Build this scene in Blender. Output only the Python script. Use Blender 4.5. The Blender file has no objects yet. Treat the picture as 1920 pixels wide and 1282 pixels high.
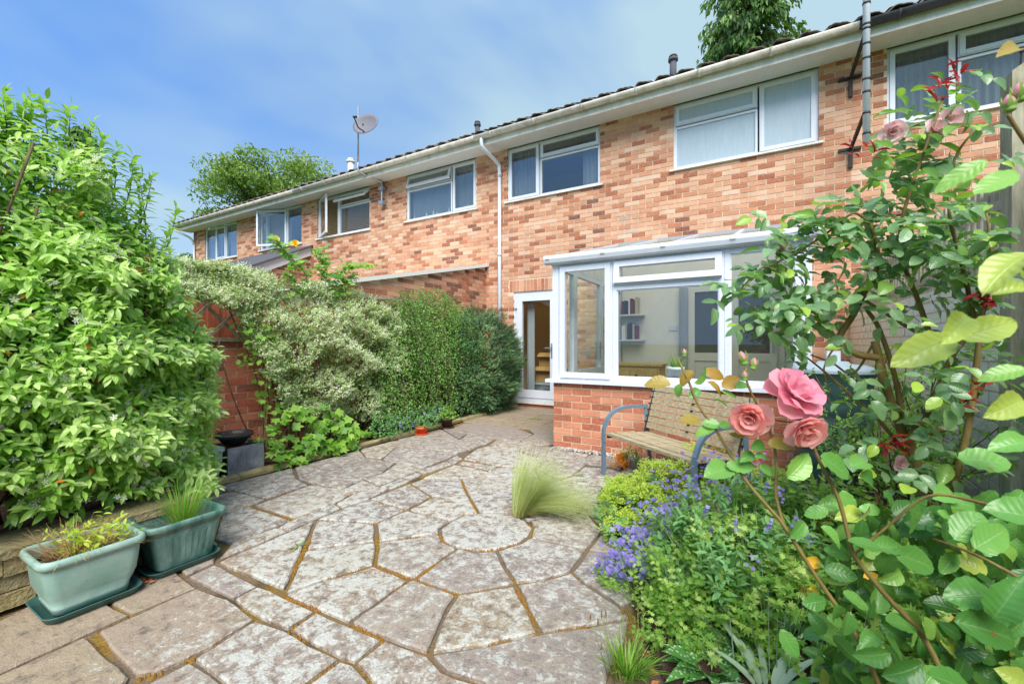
import bpy, math, random
import numpy as np
from mathutils import Vector, Matrix, noise as mnoise

SC = bpy.context.scene
COL = SC.collection
RNG = np.random.default_rng(7)
random.seed(7)
R = math.radians

# ------------------------------------------------------------------ camera
CAM_H = 1.17
FPX = 800.0                       # focal length in pixels of the 1920 px wide photograph
cam_d = bpy.data.cameras.new('camera')
cam = bpy.data.objects.new('camera', cam_d)
COL.objects.link(cam)
cam.location = (0, 0, CAM_H)
cam.rotation_euler = (R(90), 0, R(30))
cam_d.sensor_width = 36.0
cam_d.lens = 36.0 * FPX / 1920.0
cam_d.shift_y = 4.0 / 1920.0
cam_d.clip_start = 0.02
cam_d.clip_end = 3000
cam_d.dof.use_dof = True
cam_d.dof.focus_distance = 4.0
cam_d.dof.aperture_fstop = 9.0
SC.camera = cam

# ------------------------------------------------------------------ world, sun, exposure
SUN_EL, SUN_AZ = 48.0, 152.0      # azimuth: direction the sun stands in, measured from +Y clockwise
world = bpy.data.worlds.new('World')
SC.world = world
world.use_nodes = True
wn, wl_ = world.node_tree.nodes, world.node_tree.links
wn.clear()
w_out = wn.new('ShaderNodeOutputWorld')
w_bg = wn.new('ShaderNodeBackground')
w_sky = wn.new('ShaderNodeTexSky')
w_sky.sky_type = 'NISHITA'
w_sky.sun_disc = False
w_sky.sun_elevation = R(SUN_EL)
w_sky.sun_rotation = R(SUN_AZ)
w_sky.air_density = 1.0
w_sky.dust_density = 0.2
w_sky.ozone_density = 3.0
w_tc = wn.new('ShaderNodeTexCoord')
w_map = wn.new('ShaderNodeMapping')
w_map.inputs['Scale'].default_value = (1.0, 1.0, 2.2)
w_map.inputs['Location'].default_value = (0.2, 0.0, 0.0)
w_map.inputs['Rotation'].default_value = (0, 0, -0.35)
w_n = wn.new('ShaderNodeTexNoise')
w_n.inputs['Scale'].default_value = 1.1
w_n.inputs['Detail'].default_value = 4
w_n.inputs['Roughness'].default_value = 0.52
w_n.inputs['Distortion'].default_value = 0.35
w_r = wn.new('ShaderNodeValToRGB')
w_r.color_ramp.elements[0].position = 0.32
w_r.color_ramp.elements[0].color = (0.05, 0.05, 0.05, 1)
w_r.color_ramp.elements[1].position = 0.58
w_r.color_ramp.elements[1].color = (0.92, 0.92, 0.92, 1)
w_mix = wn.new('ShaderNodeMix')
w_mix.data_type = 'RGBA'
w_mix.inputs['B'].default_value = (1.75, 2.4, 2.7, 1)      # thin hazy cloud
w_bg.inputs['Strength'].default_value = 0.14
wl_.new(w_tc.outputs['Generated'], w_map.inputs['Vector'])
wl_.new(w_map.outputs['Vector'], w_n.inputs['Vector'])
wl_.new(w_n.outputs['Fac'], w_r.inputs['Fac'])
wl_.new(w_r.outputs['Color'], w_mix.inputs['Factor'])
w_lift = wn.new('ShaderNodeVectorMath'); w_lift.operation = 'ADD'     # the blue overhead reaches low, as in the photograph
w_lift.inputs[1].default_value = (0, 0, 0.32)
wl_.new(w_tc.outputs['Generated'], w_lift.inputs[0])
wl_.new(w_lift.outputs['Vector'], w_sky.inputs['Vector'])
w_tint = wn.new('ShaderNodeMix'); w_tint.data_type = 'RGBA'; w_tint.blend_type = 'MULTIPLY'
w_tint.inputs['Factor'].default_value = 1.0; w_tint.inputs['B'].default_value = (0.78, 1.04, 1.22, 1)
wl_.new(w_sky.outputs['Color'], w_tint.inputs['A'])
wl_.new(w_tint.outputs['Result'], w_mix.inputs['A'])
wl_.new(w_mix.outputs['Result'], w_bg.inputs['Color'])
wl_.new(w_bg.outputs['Background'], w_out.inputs['Surface'])

sun_d = bpy.data.lights.new('sun', 'SUN')
sun = bpy.data.objects.new('sun', sun_d)
COL.objects.link(sun)
sun_d.energy = 2.8
sun_d.angle = R(40)
sun_d.color = (1.0, 0.96, 0.9)
_az, _el = R(SUN_AZ), R(SUN_EL)
_sd = Vector((math.sin(_az) * math.cos(_el), math.cos(_az) * math.cos(_el), math.sin(_el)))
sun.rotation_euler = _sd.to_track_quat('Z', 'Y').to_euler()
sun.location = _sd * 60

SC.view_settings.view_transform = 'Standard'
SC.view_settings.look = 'None'
SC.view_settings.gamma = 1
SC.view_settings.exposure = 1.15
SC.render.engine = 'CYCLES'
SC.cycles.use_denoising = True
SC.cycles.use_adaptive_sampling = True
SC.cycles.adaptive_threshold = 0.02
SC.cycles.max_bounces = 7
SC.cycles.diffuse_bounces = 3
SC.cycles.glossy_bounces = 3
SC.cycles.transmission_bounces = 4
SC.cycles.transparent_max_bounces = 12
SC.cycles.caustics_reflective = False
SC.cycles.caustics_refractive = False

# ------------------------------------------------------------------ pixels of the photograph to places
def ray(px, py):
    u, v = (px - 960) / FPX, (645 - py) / FPX
    return (-.5 + .8660254 * u, .8660254 + .5 * u, v)
def ground_at(px, py, z=0.0):
    a = ray(px, py); t = (z - CAM_H) / a[2]
    return Vector((a[0] * t, a[1] * t, z))
def at_depth(px, py, t):
    a = ray(px, py)
    return Vector((a[0] * t, a[1] * t, CAM_H + a[2] * t))
def at_x(px, py, X):
    a = ray(px, py); return at_depth(px, py, X / a[0])
def at_y(px, py, Y):
    a = ray(px, py); return at_depth(px, py, Y / a[1])
def proj(P):
    P = np.asarray(P)
    t = -.5 * P[..., 0] + .8660254 * P[..., 1]
    u = (.8660254 * P[..., 0] + .5 * P[..., 1]) / np.where(abs(t) < 1e-4, 1e-4, t)
    v = (P[..., 2] - CAM_H) / np.where(abs(t) < 1e-4, 1e-4, t)
    return 960 + FPX * u, 645 - FPX * v, t

# ------------------------------------------------------------------ mesh helpers
WL = {}                                           # world place of every object's origin
def _link(o, parent, loc):
    COL.objects.link(o)
    o.parent = parent
    base = WL[parent.name] if parent is not None else Vector((0, 0, 0))
    o.location = Vector(loc) - base
    WL[o.name] = Vector(loc)
    return o
def tag(o, label=None, cat=None, group=None, kind=None):
    if label: o['label'] = label
    if cat: o['category'] = cat
    if group: o['group'] = group
    if kind: o['kind'] = kind
    return o
def thing(name, loc, label, cat, group=None):
    o = bpy.data.objects.new(name, None)
    o.empty_display_size = 0.1
    _link(o, None, loc)
    return tag(o, label, cat, group)
def part_empty(name, parent, loc):
    o = bpy.data.objects.new(name, None)
    o.empty_display_size = 0.05
    return _link(o, parent, loc)

def np_mesh(name, V, F, mats, rnd=None, midx=None, smooth=False, luv=None):
    me = bpy.data.meshes.new(name)
    me.from_pydata([tuple(v) for v in V] if not isinstance(V, np.ndarray) else V.tolist(), [], F)
    if rnd is not None:
        a = me.attributes.new('rnd', 'FLOAT', 'FACE')
        a.data.foreach_set('value', np.asarray(rnd, dtype=np.float32))
    if luv is not None:
        a = me.attributes.new('luv', 'FLOAT_VECTOR', 'POINT')
        a.data.foreach_set('vector', np.asarray(luv, dtype=np.float32).ravel())
    for m in mats: me.materials.append(m)
    if midx is not None:
        me.polygons.foreach_set('material_index', np.asarray(midx, dtype=np.int32))
    if smooth:
        me.polygons.foreach_set('use_smooth', np.ones(len(me.polygons), dtype=bool))
    me.update()
    return me

class MB:
    def __init__(s): s.v, s.f, s.r, s.m = [], [], [], []
    def add(s, V, F, rnd=0.5, mat=0):
        n = len(s.v)
        s.v += [tuple(p) for p in V]
        s.f += [tuple(i + n for i in f) for f in F]
        s.r += [rnd] * len(F); s.m += [mat] * len(F)
        return s
    def box(s, x0, x1, y0, y1, z0, z1, rnd=0.5, mat=0, jit=0.0):
        V = [(x0,y0,z0),(x1,y0,z0),(x1,y1,z0),(x0,y1,z0),(x0,y0,z1),(x1,y0,z1),(x1,y1,z1),(x0,y1,z1)]
        if jit: V = [tuple(c + random.uniform(-jit, jit) for c in p) for p in V]
        return s.add(V, [(0,3,2,1),(4,5,6,7),(0,1,5,4),(1,2,6,5),(2,3,7,6),(3,0,4,7)], rnd, mat)
    def obox(s, c, ax, ay, az, hx, hy, hz, rnd=0.5, mat=0):
        c, ax, ay, az = Vector(c), Vector(ax).normalized(), Vector(ay).normalized(), Vector(az).normalized()
        V = []
        for k in (-1, 1):
            for i, j in ((-1,-1),(1,-1),(1,1),(-1,1)):
                V.append(c + ax*hx*i + ay*hy*j + az*hz*k)
        return s.add(V, [(0,3,2,1),(4,5,6,7),(0,1,5,4),(1,2,6,5),(2,3,7,6),(3,0,4,7)], rnd, mat)
    def bar(s, p, q, w, h, up=(0,0,1), rnd=0.5, mat=0):
        p, q = Vector(p), Vector(q); d = q - p
        x = d.normalized(); y = Vector(up).cross(x)
        if y.length < 1e-4: y = Vector((1,0,0)).cross(x)
        y.normalize(); z = x.cross(y)
        return s.obox((p+q)/2, x, y, z, d.length/2, w/2, h/2, rnd, mat)
    def prism(s, poly, z0, z1, rnd=0.5, mat=0):
        n = len(poly)
        V = [(x,y,z0) for x,y in poly] + [(x,y,z1) for x,y in poly]
        F = [tuple(range(n-1,-1,-1)), tuple(range(n,2*n))] + [(i,(i+1)%n,(i+1)%n+n,i+n) for i in range(n)]
        return s.add(V, F, rnd, mat)
    def tube(s, pts, rad, n=8, rnd=0.5, mat=0, cap=True):
        pts = [Vector(p) for p in pts]
        if not hasattr(rad, '__len__'): rad = [rad]*len(pts)
        V, F = [], []
        t0 = (pts[1]-pts[0]).normalized()
        ref = Vector((0,0,1)) if abs(t0.z) < .9 else Vector((1,0,0))
        x = t0.cross(ref).normalized()
        for i, p in enumerate(pts):
            t = (pts[min(i+1,len(pts)-1)] - pts[max(i-1,0)])
            t = t.normalized() if t.length > 1e-9 else t0
            x = x - t*x.dot(t)
            if x.length < 1e-6: x = t.orthogonal()
            x.normalize(); y = t.cross(x)
            for k in range(n):
                a = 2*math.pi*k/n
                V.append(p + (x*math.cos(a) + y*math.sin(a))*rad[i])
        for i in range(len(pts)-1):
            for k in range(n):
                F.append((i*n+k, i*n+(k+1)%n, (i+1)*n+(k+1)%n, (i+1)*n+k))
        if cap:
            F.append(tuple(range(n-1,-1,-1))); F.append(tuple((len(pts)-1)*n+k for k in range(n)))
        return s.add(V, F, rnd, mat)
    def lathe(s, prof, c=(0,0,0), n=20, rnd=0.5, mat=0, sx=1.0, sy=1.0):
        V, F = [], []
        for r, z in prof:
            for k in range(n):
                a = 2*math.pi*k/n
                V.append((c[0]+r*sx*math.cos(a), c[1]+r*sy*math.sin(a), c[2]+z))
        for i in range(len(prof)-1):
            for k in range(n):
                F.append((i*n+k, i*n+(k+1)%n, (i+1)*n+(k+1)%n, (i+1)*n+k))
        return s.add(V, F, rnd, mat)
    def build(s, name, mats, parent=None, smooth=False, kind=None, loc=None):
        V = np.array(s.v, dtype=float)
        if loc is None:
            lo, hi = V.min(0), V.max(0)
            loc = Vector(((lo[0]+hi[0])/2, (lo[1]+hi[1])/2, lo[2]))
        V = V - np.array(loc)
        if not isinstance(mats, (list, tuple)): mats = [mats]
        me = np_mesh(name, V, s.f, mats, s.r, s.m if len(mats) > 1 else None, smooth)
        o = bpy.data.objects.new(name, me)
        _link(o, parent, loc)
        if kind: o['kind'] = kind
        return o
def one_box(name, mats, parent, x0, x1, y0, y1, z0, z1, rnd=0.5, jit=0.0):
    return MB().box(x0, x1, y0, y1, z0, z1, rnd, 0, jit).build(name, mats, parent)
def smooth_path(pts, n=6):
    pts = [Vector(p) for p in pts]
    if len(pts) < 3: return pts
    P = [pts[0]*2-pts[1]] + pts + [pts[-1]*2-pts[-2]]
    out = []
    for i in range(1, len(P)-2):
        a, b, c, d = P[i-1], P[i], P[i+1], P[i+2]
        for k in range(n):
            t = k/n
            out.append(.5*((2*b)+(c-a)*t+(2*a-5*b+4*c-d)*t*t+(3*b-a-3*c+d)*t*t*t))
    out.append(pts[-1])
    return out
def lerp_list(vals, n):
    return list(np.interp(np.linspace(0, 1, n), np.linspace(0, 1, len(vals)), vals))
def nz(p, s=1.0, o=0.0):
    return mnoise.noise(Vector((p[0]*s+o, p[1]*s+o*1.7, p[2]*s-o)))

# ------------------------------------------------------------------ leaves
def leaf_template(w=.42, fold=.10, curl=.15, ns=5, shape=1.0, tip=1.0, wav=0.0):
    """leaf along +Y from 0 to 1, upper face +Z, folded on the midrib"""
    V, U, F = [(0,0,0)], [(0,0,0)], []
    for i in range(1, ns):
        y = i/ns
        hw = w/2 * (math.sin(math.pi*y**shape))**.85 * (1-.35*max(0, y-.6)*tip)
        z0 = -curl*y*y
        for sx in (-1, 0, 1):
            zz = z0 + (fold*hw*2 if sx else 0) + (wav*math.sin(y*19+sx)*(1 if sx else 0))
            V.append((sx*hw, y, zz)); U.append((sx*hw/(w/2), y, 0))
    V.append((0, 1, -curl)); U.append((0, 1, 0))
    e = len(V)-1
    F += [(0,2,1),(0,3,2)]
    for i in range(ns-2):
        a = 1+3*i
        F += [(a,a+1,a+4,a+3),(a+1,a+2,a+5,a+4)]
    a = 1+3*(ns-2)
    F += [(a,a+1,e),(a+1,a+2,e)]
    return np.array(V), F, np.array(U)
def lobed_template(lobes=5, depth=.45, w=1.0, cup=.08, teeth=0):
    V, U, F = [(0,0.0,0)], [(0,0,0)], []
    n = lobes*4
    for i in range(n+1):
        a = math.pi*(-.12) + (math.pi*1.24)*i/n
        ph = (i % 4)/4
        r = 1-depth*abs(math.sin(math.pi*(i/4)-math.pi/2))**1.0 if True else 1
        r *= .62+.38*math.sin(max(0.05, min(math.pi-.05, a)))
        if teeth and i % 2: r *= .88
        x, y = r*math.cos(a)*w*.62, r*math.sin(a)*.8+.12
        V.append((x, y, cup*(x*x*2) - .12*y*y)); U.append((x*1.4, y, 0))
    for i in range(1, n+1): F.append((0, i, i+1))
    V = np.array(V)
    return V, F, np.array(U)
def quad_template(w=.5, fold=.12):
    V = [(0,0,0),(w/2,.45,fold),(0,1,-.1),(-w/2,.45,fold)]
    return np.array(V), [(0,1,2),(0,2,3)], np.array([(0,0,0),(1,.45,0),(0,1,0),(-1,.45,0)])

def frames(P, D, N, S):
    """stack of 4x4: origin P, leaf direction D, upper side near N, size S (n,) or (n,3)"""
    P, D, N = np.asarray(P, float), np.asarray(D, float), np.asarray(N, float)
    D = D/np.maximum(np.linalg.norm(D, axis=1, keepdims=True), 1e-9)
    X = np.cross(D, N)
    ln = np.linalg.norm(X, axis=1, keepdims=True)
    X = np.where(ln < 1e-4, np.array([[1., 0, 0]]), X/np.maximum(ln, 1e-9))
    Z = np.cross(X, D)
    S = np.asarray(S, float)
    if S.ndim == 1: S = np.stack([S, S, S], 1)
    M = np.zeros((len(P), 4, 4)); M[:, 3, 3] = 1
    M[:, :3, 0] = X*S[:, :1]; M[:, :3, 1] = D*S[:, 1:2]; M[:, :3, 2] = Z*S[:, 2:3]; M[:, :3, 3] = P
    return M
def merge_leaves(name, temps, M, rnd, tid, mat, parent, kind='stuff'):
    if len(M) == 0: return None
    VV, FF, RR, UU, off = [], [], [], [], 0
    for k, (V, F, U) in enumerate(temps):
        idx = np.nonzero(tid == k)[0]
        if len(idx) == 0: continue
        H = np.concatenate([V, np.ones((len(V), 1))], 1)
        W = np.einsum('kij,nj->kni', M[idx], H)[:, :, :3].reshape(-1, 3)
        VV.append(W); UU.append(np.tile(U, (len(idx), 1)))
        for size in sorted({len(f) for f in F}):
            Fa = np.array([f for f in F if len(f) == size])
            A = (Fa[None] + (np.arange(len(idx))*len(V))[:, None, None] + off).reshape(-1, size)
            FF.append(A); RR.append(np.repeat(rnd[idx], len(Fa)))
        off += len(idx)*len(V)
    V = np.concatenate(VV); U = np.concatenate(UU)
    lo, hi = V.min(0), V.max(0)
    loc = Vector(((lo[0]+hi[0])/2, (lo[1]+hi[1])/2, lo[2]))
    V = V - np.array(loc)
    me = bpy.data.meshes.new(name)
    nl = sum(a.size for a in FF); nf = sum(len(a) for a in FF)
    me.vertices.add(len(V)); me.loops.add(nl); me.polygons.add(nf)
    me.vertices.foreach_set('co', V.astype(np.float32).ravel())
    me.loops.foreach_set('vertex_index', np.concatenate([a.ravel() for a in FF]).astype(np.int32))
    tot = np.concatenate([np.full(len(a), a.shape[1]) for a in FF])
    me.polygons.foreach_set('loop_start', np.concatenate([[0], np.cumsum(tot)[:-1]]).astype(np.int32))
    me.update(calc_edges=True)
    a = me.attributes.new('rnd', 'FLOAT', 'FACE'); a.data.foreach_set('value', np.concatenate(RR).astype(np.float32))
    a = me.attributes.new('luv', 'FLOAT_VECTOR', 'POINT'); a.data.foreach_set('vector', U.astype(np.float32).ravel())
    me.polygons.foreach_set('use_smooth', np.ones(nf, dtype=bool))
    me.materials.append(mat)
    o = bpy.data.objects.new(name, me)
    _link(o, parent, loc)
    if kind: o['kind'] = kind
    return o
POOL = {}
def leaf_objects(name, temps, M, rnd, tid, mat, parent):
    for k in range(len(M)):
        b = min(6, max(0, int(rnd[k]*7)))
        key = (id(temps), int(tid[k]), b, mat.name)
        if key not in POOL:
            V, F, U = temps[int(tid[k])]
            POOL[key] = np_mesh(name, V, F, [mat], [(b+.5)/7]*len(F), None, True, U)
        o = bpy.data.objects.new(name, POOL[key])
        COL.objects.link(o)
        o.parent = parent
        m = Matrix(M[k].tolist())
        m.translation = m.translation - WL[parent.name]
        o.matrix_local = m
        WL[o.name] = Vector(M[k][:3, 3].tolist())
def plant_leaves(parent, temps, mat, M, rnd, n_ind=300, name='leaf', rest='foliage'):
    tid = RNG.integers(0, len(temps), len(M))
    rnd = np.clip(np.asarray(rnd), 0, .999)
    if n_ind:
        px, py, t = proj(M[:, :3, 3])
        size = np.linalg.norm(M[:, :3, 1], axis=1)/np.maximum(t, .05)
        size = np.where((t > .05) & (px > 5) & (px < 1915) & (py > 5) & (py < 1277), size, 0)
        order = np.argsort(-size)
        ind = order[:n_ind]
        leaf_objects(name, temps, M[ind], rnd[ind], tid[ind], mat, parent)
        keep = order[n_ind:]
        M, rnd, tid = M[keep], rnd[keep], tid[keep]
    if len(M): merge_leaves(rest, temps, M, rnd, tid, mat, parent)
def rand_unit(n):
    v = RNG.normal(size=(n, 3))
    return v/np.linalg.norm(v, axis=1, keepdims=True)

# ------------------------------------------------------------------ materials
def C(h):
    h = h.lstrip('#')
    return tuple(((int(h[i:i+2], 16)/255)/12.92 if int(h[i:i+2], 16) <= 10 else ((int(h[i:i+2], 16)/255+.055)/1.055)**2.4) for i in (0, 2, 4)) + (1,)
class NT:
    def __init__(s, name):
        s.m = bpy.data.materials.new(name); s.m.use_nodes = True
        s.n, s.l = s.m.node_tree.nodes, s.m.node_tree.links
        s.bsdf = s.n['Principled BSDF']; s.out = s.n['Material Output']
    def new(s, t, **kw):
        nd = s.n.new(t)
        for k, v in kw.items(): setattr(nd, k, v)
        return nd
    def set(s, sock, v):
        if hasattr(v, 'is_output'): s.l.new(v, sock)
        else: sock.default_value = v
    def attr(s, name='rnd', out='Fac'):
        return s.new('ShaderNodeAttribute', attribute_name=name).outputs[out]
    def pos(s, scale=(1,1,1), rot=(0,0,0)):
        g = s.new('ShaderNodeNewGeometry'); mp = s.new('ShaderNodeMapping')
        mp.inputs['Scale'].default_value = scale; mp.inputs['Rotation'].default_value = rot
        s.l.new(g.outputs['Position'], mp.inputs['Vector'])
        return mp.outputs['Vector']
    def noise(s, vec, scale, detail=3, rough=.55, dist=0, out='Fac'):
        nd = s.new('ShaderNodeTexNoise'); s.l.new(vec, nd.inputs['Vector'])
        nd.inputs['Scale'].default_value = scale; nd.inputs['Detail'].default_value = detail
        nd.inputs['Roughness'].default_value = rough; nd.inputs['Distortion'].default_value = dist
        return nd.outputs[out]
    def voro(s, vec, scale, feature='F1', out='Distance', rand=1):
        nd = s.new('ShaderNodeTexVoronoi', feature=feature); s.l.new(vec, nd.inputs['Vector'])
        nd.inputs['Scale'].default_value = scale; nd.inputs['Randomness'].default_value = rand
        return nd.outputs[out]
    def ramp(s, fac, stops, interp='LINEAR'):
        nd = s.new('ShaderNodeValToRGB'); cr = nd.color_ramp; cr.interpolation = interp
        while len(cr.elements) < len(stops): cr.elements.new(.5)
        for e, (p, c) in zip(cr.elements, stops):
            e.position = p; e.color = c if isinstance(c, tuple) else (c, c, c, 1)
        s.set(nd.inputs['Fac'], fac)
        return nd.outputs['Color']
    def mix(s, fac, a, b, mode='MIX'):
        nd = s.new('ShaderNodeMix', data_type='RGBA', blend_type=mode)
        s.set(nd.inputs['Factor'], fac); s.set(nd.inputs['A'], a); s.set(nd.inputs['B'], b)
        return nd.outputs['Result']
    def math(s, op, a, b=0.0, clamp=False):
        nd = s.new('ShaderNodeMath', operation=op, use_clamp=clamp)
        s.set(nd.inputs[0], a); s.set(nd.inputs[1], b)
        return nd.outputs[0]
    def bump(s, h, dist=.005, strength=1.0):
        nd = s.new('ShaderNodeBump'); nd.inputs['Distance'].default_value = dist; nd.inputs['Strength'].default_value = strength
        s.l.new(h, nd.inputs['Height']); s.l.new(nd.outputs['Normal'], s.bsdf.inputs['Normal'])
        return nd.outputs['Normal']
    def done(s, color=None, rough=.6, spec=.5, metal=0.0):
        if color is not None: s.set(s.bsdf.inputs['Base Color'], color)
        s.set(s.bsdf.inputs['Roughness'], rough)
        s.bsdf.inputs['Specular IOR Level'].default_value = spec
        s.bsdf.inputs['Metallic'].default_value = metal
        return s.m
    def translucent(s, color, fac):
        tr = s.new('ShaderNodeBsdfTranslucent'); s.set(tr.inputs['Color'], color)
        mx = s.new('ShaderNodeMixShader'); mx.inputs[0].default_value = fac
        s.l.new(s.bsdf.outputs[0], mx.inputs[1]); s.l.new(tr.outputs[0], mx.inputs[2])
        s.l.new(mx.outputs[0], s.out.inputs['Surface'])
GREY = lambda v: (v, v, v, 1)

def m_brick(name, stops, stain=.22):
    t = NT(name); p = t.pos()
    c = t.ramp(t.attr(), stops)
    n1 = t.noise(p, 38, 4, .6); n2 = t.noise(p, 6, 3); n3 = t.noise(p, 140, 2)
    c = t.mix(t.ramp(n1, [(.38, 0.0), (.68, stain)]), c, C('d9b79c'))
    c = t.mix(t.ramp(n2, [(.45, 0.0), (.75, .28)]), c, C('8a5a45'))
    c = t.mix(t.ramp(n3, [(.6, 0.0), (.8, .25)]), c, C('5c3a2c'))
    t.bump(t.math('ADD', n1, n3), .003, .6)
    return t.done(c, .9, .25)
M = {}
M['brick'] = m_brick('house brick', [(0, C('6c4438')), (.10, C('96563e')), (.24, C('ae6a4a')), (.34, C('be8466')), (.6, C('ca9778')), (.82, C('d2a78a')), (.96, C('d9b69e')), (1, C('948680'))])
M['brick_red'] = m_brick('garden wall brick', [(0, C('6d4033')), (.2, C('994a37')), (.5, C('b0563f')), (.8, C('bf7052')), (1, C('c98a6a'))], .2)
M['brick_con'] = m_brick('plinth brick', [(0, C('7d4a3a')), (.2, C('a8583e')), (.5, C('b96e52')), (.8, C('c58568')), (1, C('d2a488'))], .25)
t = NT('mortar'); p = t.pos(); n = t.noise(p, 60, 4)
t.bump(n, .004, .7); M['mortar'] = t.done(t.mix(t.noise(p, 3, 3), C('ddcdb8'), C('cdb9a2')), .95, .2)
t = NT('mortar pale'); p = t.pos(); n = t.noise(p, 60, 4)
t.bump(n, .004, .7); M['mortar_pale'] = t.done(t.mix(n, C('d6c3a8'), C('c2ab8e')), .95, .2)
def m_pvc(name, a, b, dirt=.25, rough=.35):
    t = NT(name); p = t.pos((1, 1, .4)); n = t.noise(p, 7, 4); f = t.noise(t.pos(), 55, 3)
    c = t.mix(t.math('MULTIPLY', t.ramp(n, [(.45, 0.0), (.8, 1.0)]), dirt), C(a), C(b))
    c = t.mix(t.ramp(f, [(.55, 0.0), (.75, dirt*.8)]), c, C('77746a'))
    return t.done(c, rough, .5)
M['pvc'] = m_pvc('white upvc', 'd3d8e2', 'b8b9b8', .25)
M['pvc_old'] = m_pvc('weathered white upvc', 'dcdad4', 'a8a292', .55, .55)
M['gutter'] = m_pvc('grubby gutter plastic', 'cfcac0', '8c8576', .8, .6)
M['pipe'] = m_pvc('downpipe plastic', 'c6ccd6', 'a9abb2', .35, .4)
M['soffit'] = m_pvc('soffit board', 'd8d7d6', 'bdbbb6', .35, .6)
M['gutter_dark'] = m_pvc('dark gutter plastic', '3a3b3e', '222222', .3, .45)
M['black_rubber'] = NT('black rubber').done(C('1d1d1e'), .6)
M['steel'] = NT('galvanised steel').done(C('a9afb6'), .42, .5, .75)
M['dark_iron'] = NT('dark iron').done(C('2c2a2a'), .6, .4, .3)
t = NT('roof tile'); p = t.pos(); n = t.noise(p, 14, 5); n2 = t.noise(p, 70, 3)
c = t.ramp(n, [(.3, C('4a4240')), (.5, C('6a5f59')), (.66, C('80776e')), (.8, C('9a978b'))])
t.bump(n2, .006, .6); M['tile'] = t.done(c, .9, .2)
t = NT('clear glass')
gl = t.new('ShaderNodeBsdfGlossy'); gl.inputs['Roughness'].default_value = .0; gl.inputs['Color'].default_value = (.95, .98, 1, 1)
tr = t.new('ShaderNodeBsdfTransparent'); tr.inputs['Color'].default_value = (.95, .97, .96, 1)
lw = t.new('ShaderNodeLayerWeight'); lw.inputs['Blend'].default_value = .5
fa = t.math('ADD', t.math('MULTIPLY', t.math('POWER', lw.outputs['Facing'], 4.0), .8), .035, True)
mx = t.new('ShaderNodeMixShader'); t.l.new(fa, mx.inputs[0]); t.l.new(tr.outputs[0], mx.inputs[1]); t.l.new(gl.outputs[0], mx.inputs[2])
t.l.new(mx.outputs[0], t.out.inputs['Surface']); M['glass'] = t.m
t = NT('bedroom glass')
gl = t.new('ShaderNodeBsdfGlossy'); gl.inputs['Roughness'].default_value = .01; gl.inputs['Color'].default_value = (.93, .97, 1, 1)
tr = t.new('ShaderNodeBsdfTransparent'); tr.inputs['Color'].default_value = (.8, .84, .85, 1)
lw = t.new('ShaderNodeLayerWeight'); lw.inputs['Blend'].default_value = .5
fa = t.math('ADD', t.math('MULTIPLY', t.math('POWER', lw.outputs['Facing'], 3.0), .8), .08, True)
mx = t.new('ShaderNodeMixShader'); t.l.new(fa, mx.inputs[0]); t.l.new(tr.outputs[0], mx.inputs[1]); t.l.new(gl.outputs[0], mx.inputs[2])
t.l.new(mx.outputs[0], t.out.inputs['Surface']); M['glass_up'] = t.m
t = NT('frosted glass'); p = t.pos((1, 1, .09)); n = t.noise(p, 55, 3)
t.bump(n, .004, .5); M['frost'] = t.done(t.mix(n, C('9cacb8'), C('b6c3cc')), .22, .6)
t = NT('polycarbonate'); n = t.noise(t.pos(), 9, 4)
c = t.mix(t.ramp(n, [(.45, 0.0), (.75, .8)]), C('d9d8cd'), C('8d8a70'))
t.done(c, .4)
tl = t.new('ShaderNodeBsdfTranslucent'); tl.inputs['Color'].default_value = C('f0f0ea'); tp = t.new('ShaderNodeBsdfTransparent'); tp.inputs['Color'].default_value = C('f4f4ee')
m1 = t.new('ShaderNodeMixShader'); m1.inputs[0].default_value = .55; t.l.new(tl.outputs[0], m1.inputs[1]); t.l.new(tp.outputs[0], m1.inputs[2])
m2 = t.new('ShaderNodeMixShader'); m2.inputs[0].default_value = .8; t.l.new(t.bsdf.outputs[0], m2.inputs[1]); t.l.new(m1.outputs[0], m2.inputs[2])
t.l.new(m2.outputs[0], t.out.inputs['Surface']); M['polycarb'] = t.m
t = NT('net curtain'); c = C('c6cbd2'); t.done(c, .9, .1); t.translucent(c, .45); M['curtain'] = t.m
M['room'] = NT('room wall').done(C('b9b4ac'), .9, .1)
t = NT('cream plaster'); n = t.noise(t.pos(), 12, 3)
M['plaster'] = t.done(t.mix(n, C('ebe6da'), C('e2dccd')), .85, .2)
t = NT('interior floor'); M['lino'] = t.done(C('9a8467'), .5)

# sandstone paving with lichen
t = NT('sandstone paving'); p = t.pos(); r = t.attr()
base = t.ramp(r, [(0, C('96866e')), (.2, C('988676')), (.4, C('948880')), (.6, C('8a807e')), (.8, C('9c9084')), (1, C('787070'))])
grain = t.noise(t.pos((1, 3.5, 1), (0, 0, .5)), 9, 5, .6)
base = t.mix(t.ramp(grain, [(.35, 0.0), (.7, .42)]), base, C('b0a08a'))
base = t.mix(t.ramp(t.noise(t.pos((1, 2.4, 1), (0, 0, .3)), 4, 5, .6), [(.5, 0.0), (.75, .3)]), base, C('94786e'))
big = t.noise(p, .9, 2, .5)
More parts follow.
